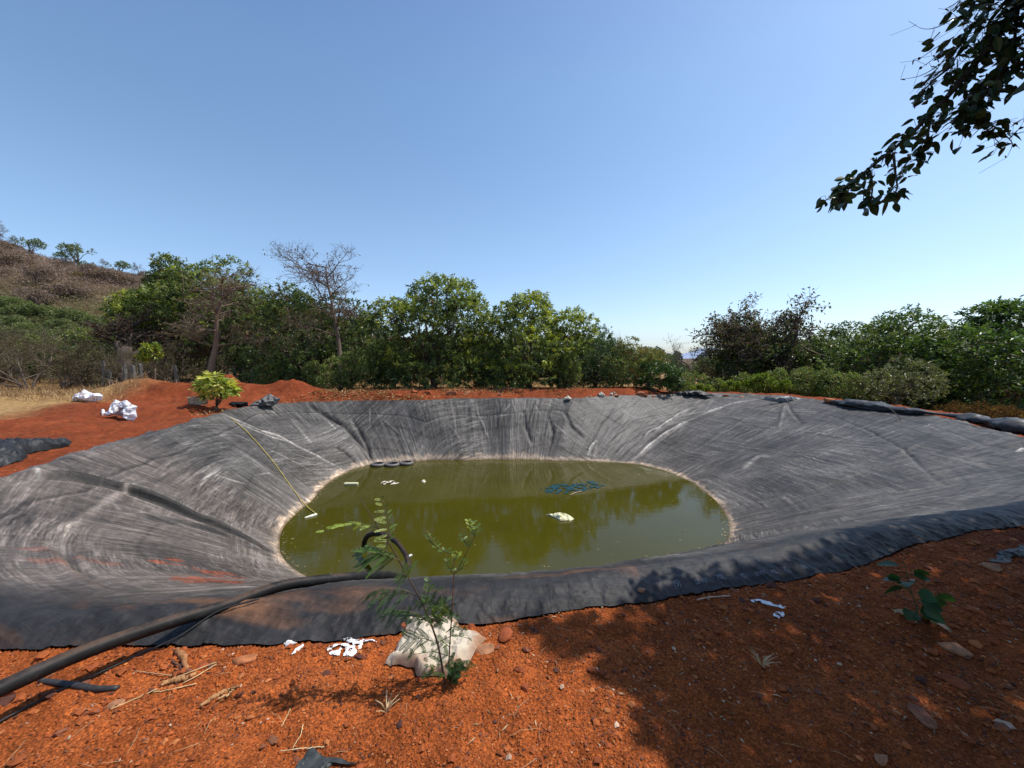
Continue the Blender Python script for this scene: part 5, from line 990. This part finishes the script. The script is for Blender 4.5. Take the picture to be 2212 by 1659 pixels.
# leafy twigs in view
vis.append((Mb[38:], 300, .10)); 
for px, n_, w_r in [([(2180,40),(2120,60),(2070,110),(2050,160)], 70, .13), ([(2200,20),(2190,100),(2150,180),(2100,240)], 120, .14), ([(2100,200),(2110,250),(2140,290),(2160,310)], 60, .07), ([(2190,110),(2160,170),(2110,210),(2050,270),(2080,285)], 90, .10),
                    ([(2010,260),(2000,310),(1985,345),(1965,350)], 36, .06), ([(1930,330),(1935,380),(1940,410),(1920,430)], 44, .06), ([(1880,370),(1885,410),(1880,440),(1878,452)], 26, .045), ([(1840,390),(1825,430),(1808,440)], 20, .04), ([(2230,-60),(2150,-10),(2100,20),(2080,60)], 110, .14), ([(2260,-60),(2230,60),(2212,140),(2190,160)], 90, .14), ([(2240,90),(2215,120),(2205,140)], 8, .05), ([(2060,140),(2020,170),(1990,200),(1975,235)], 24, .05), ([(2100,240),(2140,270),(2175,285)], 20, .04)]:
    vis.append((side(px, 3.02, 2.8+rs.uniform(0, .3), .010), n_, w_r))
for P, n_, w_r in vis:
    for i in range(int(n_*1.15)):
        q = rs.integers(0, len(P)); f_ = (1-.55*q/len(P)) if n_ == 300 else 1
        b = P[q]+unit(rs.normal(size=3))*w_r*f_*rs.random()**.6*1.3; L_ = rs.uniform(.05, .09)
        d = np.array([rs.normal()*.8-.25, rs.normal()*.7, -rs.uniform(-.3, 1.1)]); broad(lf, b, d, L_, L_*rs.uniform(.5, .72), rs, (.02, .045, .014) if rs.random() < .7 else (.04, .08, .02), rs.uniform(.05, .45))
        if rs.random() < .7: tk.tube([P[q], (P[q]+b)/2+rs.normal(size=3)*.01, b], .0015, 3, (.05, .045, .04), False)
# bare twigs
for px in [[(2060,40),(2020,62),(1990,64),(1978,55)], [(2060,80),(2010,110),(1985,130),(1975,128)], [(2055,120),(2015,150),(1990,165),(1945,172)], [(2050,90),(2025,120),(2000,140),(1985,150)], [(2060,100),(2030,140),(1996,190),(1990,200)], [(2075,10),(2050,25),(2040,50)], [(2090,-10),(2060,10),(2040,20)],
           [(2160,280),(2190,290),(2215,285)], [(2170,290),(2190,310),(2175,340)], [(2150,270),(2175,260),(2190,265)], [(2180,300),(2200,280),(2212,262)], [(2050,140),(2020,165),(1995,178),(1980,200)], [(2030,70),(2010,90),(1998,96)]]:
    tk.tube(spline([at_p(u, v, 2.9) for u, v in px], 12), np.linspace(.0045, .0012, 12), 4, (.10, .07, .07), False)
    for j in range(3): 
        i = rs.integers(1, len(px)); b = at_p(px[i][0], px[i][1], 2.9); tk.tube([b, b+rs.normal(size=3)*.05], .0012, 3, (.1, .07, .07), False); 
        if rs.random() < .6: broad(lf, b, rs.normal(size=3), .03, .02, rs, (.03, .02, .02))
# out of frame crown: casts the foreground shade
sdir = np.array([.47, .12, .86])/.86
poly = np.array([on_z(u, v, 0) for u, v in [(1105,1378),(1180,1345),(1300,1335),(1430,1300),(1560,1262),(1700,1225),(1850,1165),(2000,1130),(2212,1075)]]+[(8.5,4.4),(9.5,1.5),(8,-3),(3,-3),(.9,-1.2),(.75,.6)]+[on_z(u, v, 0) for u, v in [(1420,1655),(1400,1600),(1330,1500),(1290,1440),(1200,1400)]])
def inside(P, poly):
    c = np.zeros(len(P), bool); n = len(poly)
    for i in range(n):
        a, b = poly[i], poly[(i+1) % n]
        with np.errstate(divide='ignore', invalid='ignore'): c ^= ((a[1] > P[:, 1]) != (b[1] > P[:, 1])) & (P[:, 0] < (b[0]-a[0])*(P[:, 1]-a[1])/(b[1]-a[1])+a[0])
    return c
Nn = 60000; G = np.stack([rs.uniform(-.2, 9.5, Nn), rs.uniform(-3, 5.6, Nn)], 1); cl = vn(G[:, 0]*2.6, G[:, 1]*2.6, 44)
G = G+rs.normal(size=G.shape)*.04; gap = sstep(.31, .41, fbm(G[:, 0]*1.35+2, G[:, 1]*1.9, 3, 45)*.5+.5+.06*rs.normal(size=Nn))
k_ = inside(G, poly) & (rs.random(Nn) < np.maximum(gap, sstep(2.6, 4.4, G[:, 0]+.5*G[:, 1])*.96)); G = G[k_]
hh = rs.uniform(3.2, 6.6, len(G)); P = np.stack([G[:, 0]+sdir[0]*hh, G[:, 1]+sdir[1]*hh, hh], 1)
def outframe(P, m=60):
    q = P-np.array([0, 0, CAMZ]); f = q[:, 1]*math.cos(PITCH)-q[:, 2]*math.sin(PITCH); up_ = q[:, 1]*math.sin(PITCH)+q[:, 2]*math.cos(PITCH); f = np.maximum(f, 1e-3)
    u = CX+q[:, 0]/f*F; v = CY-up_/f*F; return (v < -m) | (u > 2212+m) | (q[:, 1] < .05)
for _ in range(6):
    bad = ~outframe(P); hh[bad] = rs.uniform(3.6, 8.6, bad.sum()); P = np.stack([G[:, 0]+sdir[0]*hh, G[:, 1]+sdir[1]*hh, hh], 1)
P = P[outframe(P)]; n = len(P); V, Qd = leaf_quads(P, rs.normal(size=(n, 3))*.7+np.array([0, 0, -.3]), rs.uniform(.13, .2, n), rs.uniform(.09, .13, n), rs)
lf.add(V, Qd, None, np.repeat(pick(rs, n, [(.03, .06, .015), (.05, .09, .02)], [1, 1]), 4, 0))
n = 16000; G = np.stack([rs.uniform(1.2, 12, n), rs.uniform(-8, .9, n)], 1); hh = rs.uniform(3.0, 7.5, n); P2 = np.stack([G[:, 0]+sdir[0]*hh, G[:, 1]+sdir[1]*hh, hh], 1)  # extra unseen leaves, added to block sky light over the shaded corner
P2 = P2[outframe(P2, 120) & ((P2[:, 1] < 1.5) | (P2[:, 0] > 5))]; n = len(P2); V, Qd = leaf_quads(P2, rs.normal(size=(n, 3))*.7+np.array([0, 0, -.3]), rs.uniform(.2, .32, n), rs.uniform(.15, .22, n), rs)
lf.add(V, Qd, None, np.repeat(pick(rs, n, [(.03, .06, .015), (.05, .09, .02)], [1, 1]), 4, 0))
n = len(P)
for i in range(46):
    e = P[rs.integers(n)]; q = curve3(rs, fk if i % 2 else np.array([6.0, 2.0, 5.0]), e, 9, .5)
    if outframe(q[1:]).all(): tk.tube(q, np.linspace(.05, .008, 9), 5, (.08, .07, .06))
for m_, nm, mt, sm in ((tk, 'trunk', 'bark', True), (lf, 'crown', 'leaf_dark', False)): local(m_.build(nm, mt, None, sm), ot)
# ------------------------------------------------------------------ faint lettering printed along the liner hem
def font_mesh(txt, size):
    cu = bpy.data.curves.new('txt', 'FONT'); cu.body = txt; cu.size = size; cu.resolution_u = 2; cu.align_x = 'CENTER'; to = bpy.data.objects.new('txt', cu); COL.objects.link(to)
    dg = bpy.context.evaluated_depsgraph_get(); me = bpy.data.meshes.new_from_object(to.evaluated_get(dg)); V = np.array([v.co[:] for v in me.vertices]); Fs = [list(p.vertices) for p in me.polygons]
    bpy.data.objects.remove(to); return V, Fs
EPn = np.array([on_z(u, v, 0) for u, v in [(1400,1298),(1450,1290),(1525,1280),(1600,1268),(1680,1259),(1750,1248),(1800,1238),(1850,1225)]])
hem = spline(EPn, 60); hl = np.concatenate([[0], np.cumsum(np.linalg.norm(np.diff(hem, axis=0), axis=1))])
bv = liner.data; co = np.empty(len(bv.vertices)*3, np.float32); bv.vertices.foreach_get('co', co); co = co.reshape(-1, 3); m_ = (co[:, 0] > .5) & (co[:, 0] < 3.6) & (co[:, 1] < 4) & (co[:, 2] > -.2); co = co[m_]
for u0, txt, sz_ in [(1462,'(S)',.045), (1520,'ISI: 4EX',.032), (1568,'MIL',.042), (1625,'(S)',.04), (1665,'ISI: EX',.03), (1703,'MIL',.038), (1738,'(S)',.045), (1785,'EX',.035)]:
    P0 = np.array(on_z(u0, 1270, 0)); s0 = np.interp(P0[0], hem[:, 0], hl); V, Fs = font_mesh(txt, sz_)
    s_ = s0+V[:, 0]; bx_ = np.interp(s_, hl, hem[:, 0]); by_ = np.interp(s_, hl, hem[:, 1]); tx = np.interp(s_, hl, np.gradient(hem[:, 0], hl)); ty = np.interp(s_, hl, np.gradient(hem[:, 1], hl))
    off = .045+V[:, 1]*1.3; X = bx_-ty*off; Y = by_+tx*off
    Z = np.array([co[np.argsort((co[:, 0]-a)**2+(co[:, 1]-b)**2)[:3], 2].max() for a, b in zip(X, Y)])+.005
    me = bpy.data.meshes.new('printed_word'); me.from_pydata(np.stack([X, Y, Z], 1).tolist(), [], Fs); a = me.attributes.new('col', 'FLOAT_COLOR', 'POINT'); a.data.foreach_set('color', np.tile([.20, .215, .24, 1], len(V)).astype(np.float32)); me.materials.append(MATS['plastic_white'])
    o = bpy.data.objects.new('printed_word', me); COL.objects.link(o); o.parent = liner
# ------------------------------------------------------------------ camera, light, sky
cd = bpy.data.cameras.new('camera'); cam = bpy.data.objects.new('camera', cd); COL.objects.link(cam)
cam.location = (0, 0, CAMZ); cam.rotation_euler = (PI/2-PITCH, 0, 0); cd.sensor_width = 36; cd.lens = F/2212*36
cd.clip_start = .05; cd.clip_end = 12000; sc.camera = cam
TS = np.array([.47, .12, .86]); TS = TS/np.linalg.norm(TS); EL = math.asin(TS[2]); AZ = math.atan2(TS[0], TS[1])
sl = bpy.data.lights.new('sun', 'SUN'); sl.energy = 5.0; sl.angle = math.radians(.55); sl.color = (1, .95, .87)
so = bpy.data.objects.new('sun', sl); COL.objects.link(so); so.rotation_euler = Vector(TS).to_track_quat('Z', 'Y').to_euler(); so.location = (5, 0, 12)
w = bpy.data.worlds.new('World'); sc.world = w; w.use_nodes = True; nt = w.node_tree; bg = nt.nodes['Background']
sk = nt.nodes.new('ShaderNodeTexSky'); sk.sky_type = 'NISHITA'; sk.sun_disc = False; sk.sun_elevation = EL; sk.sun_rotation = AZ
sk.altitude = 300; sk.air_density = 1.0; sk.dust_density = 1.2; sk.ozone_density = 2.5
tc = nt.nodes.new('ShaderNodeTexCoord'); sx = nt.nodes.new('ShaderNodeSeparateXYZ'); nt.links.new(tc.outputs['Generated'], sx.inputs[0])
tint = ramp(nt, sx.outputs['Z'], [(0, (.66, .70, .84)), (.08, (.77, .79, .86)), (.3, (.82, .86, .85)), (.55, (.77, .86, .87)), (.75, (.64, .73, .83)), (1, (.6, .66, .8))])
vs = nt.nodes.new('ShaderNodeVectorMath'); vs.operation = 'SCALE'; vs.inputs['Scale'].default_value = 2.0
nt.links.new(mul(nt, sk.outputs[0], tint), vs.inputs[0]); nt.links.new(vs.outputs[0], bg.inputs[0]); bg.inputs[1].default_value = .11
sc.view_settings.view_transform = 'Standard'; sc.view_settings.look = 'None'; sc.view_settings.exposure = 0
sc.cycles.max_bounces = 6
sc.cycles.use_adaptive_sampling = True
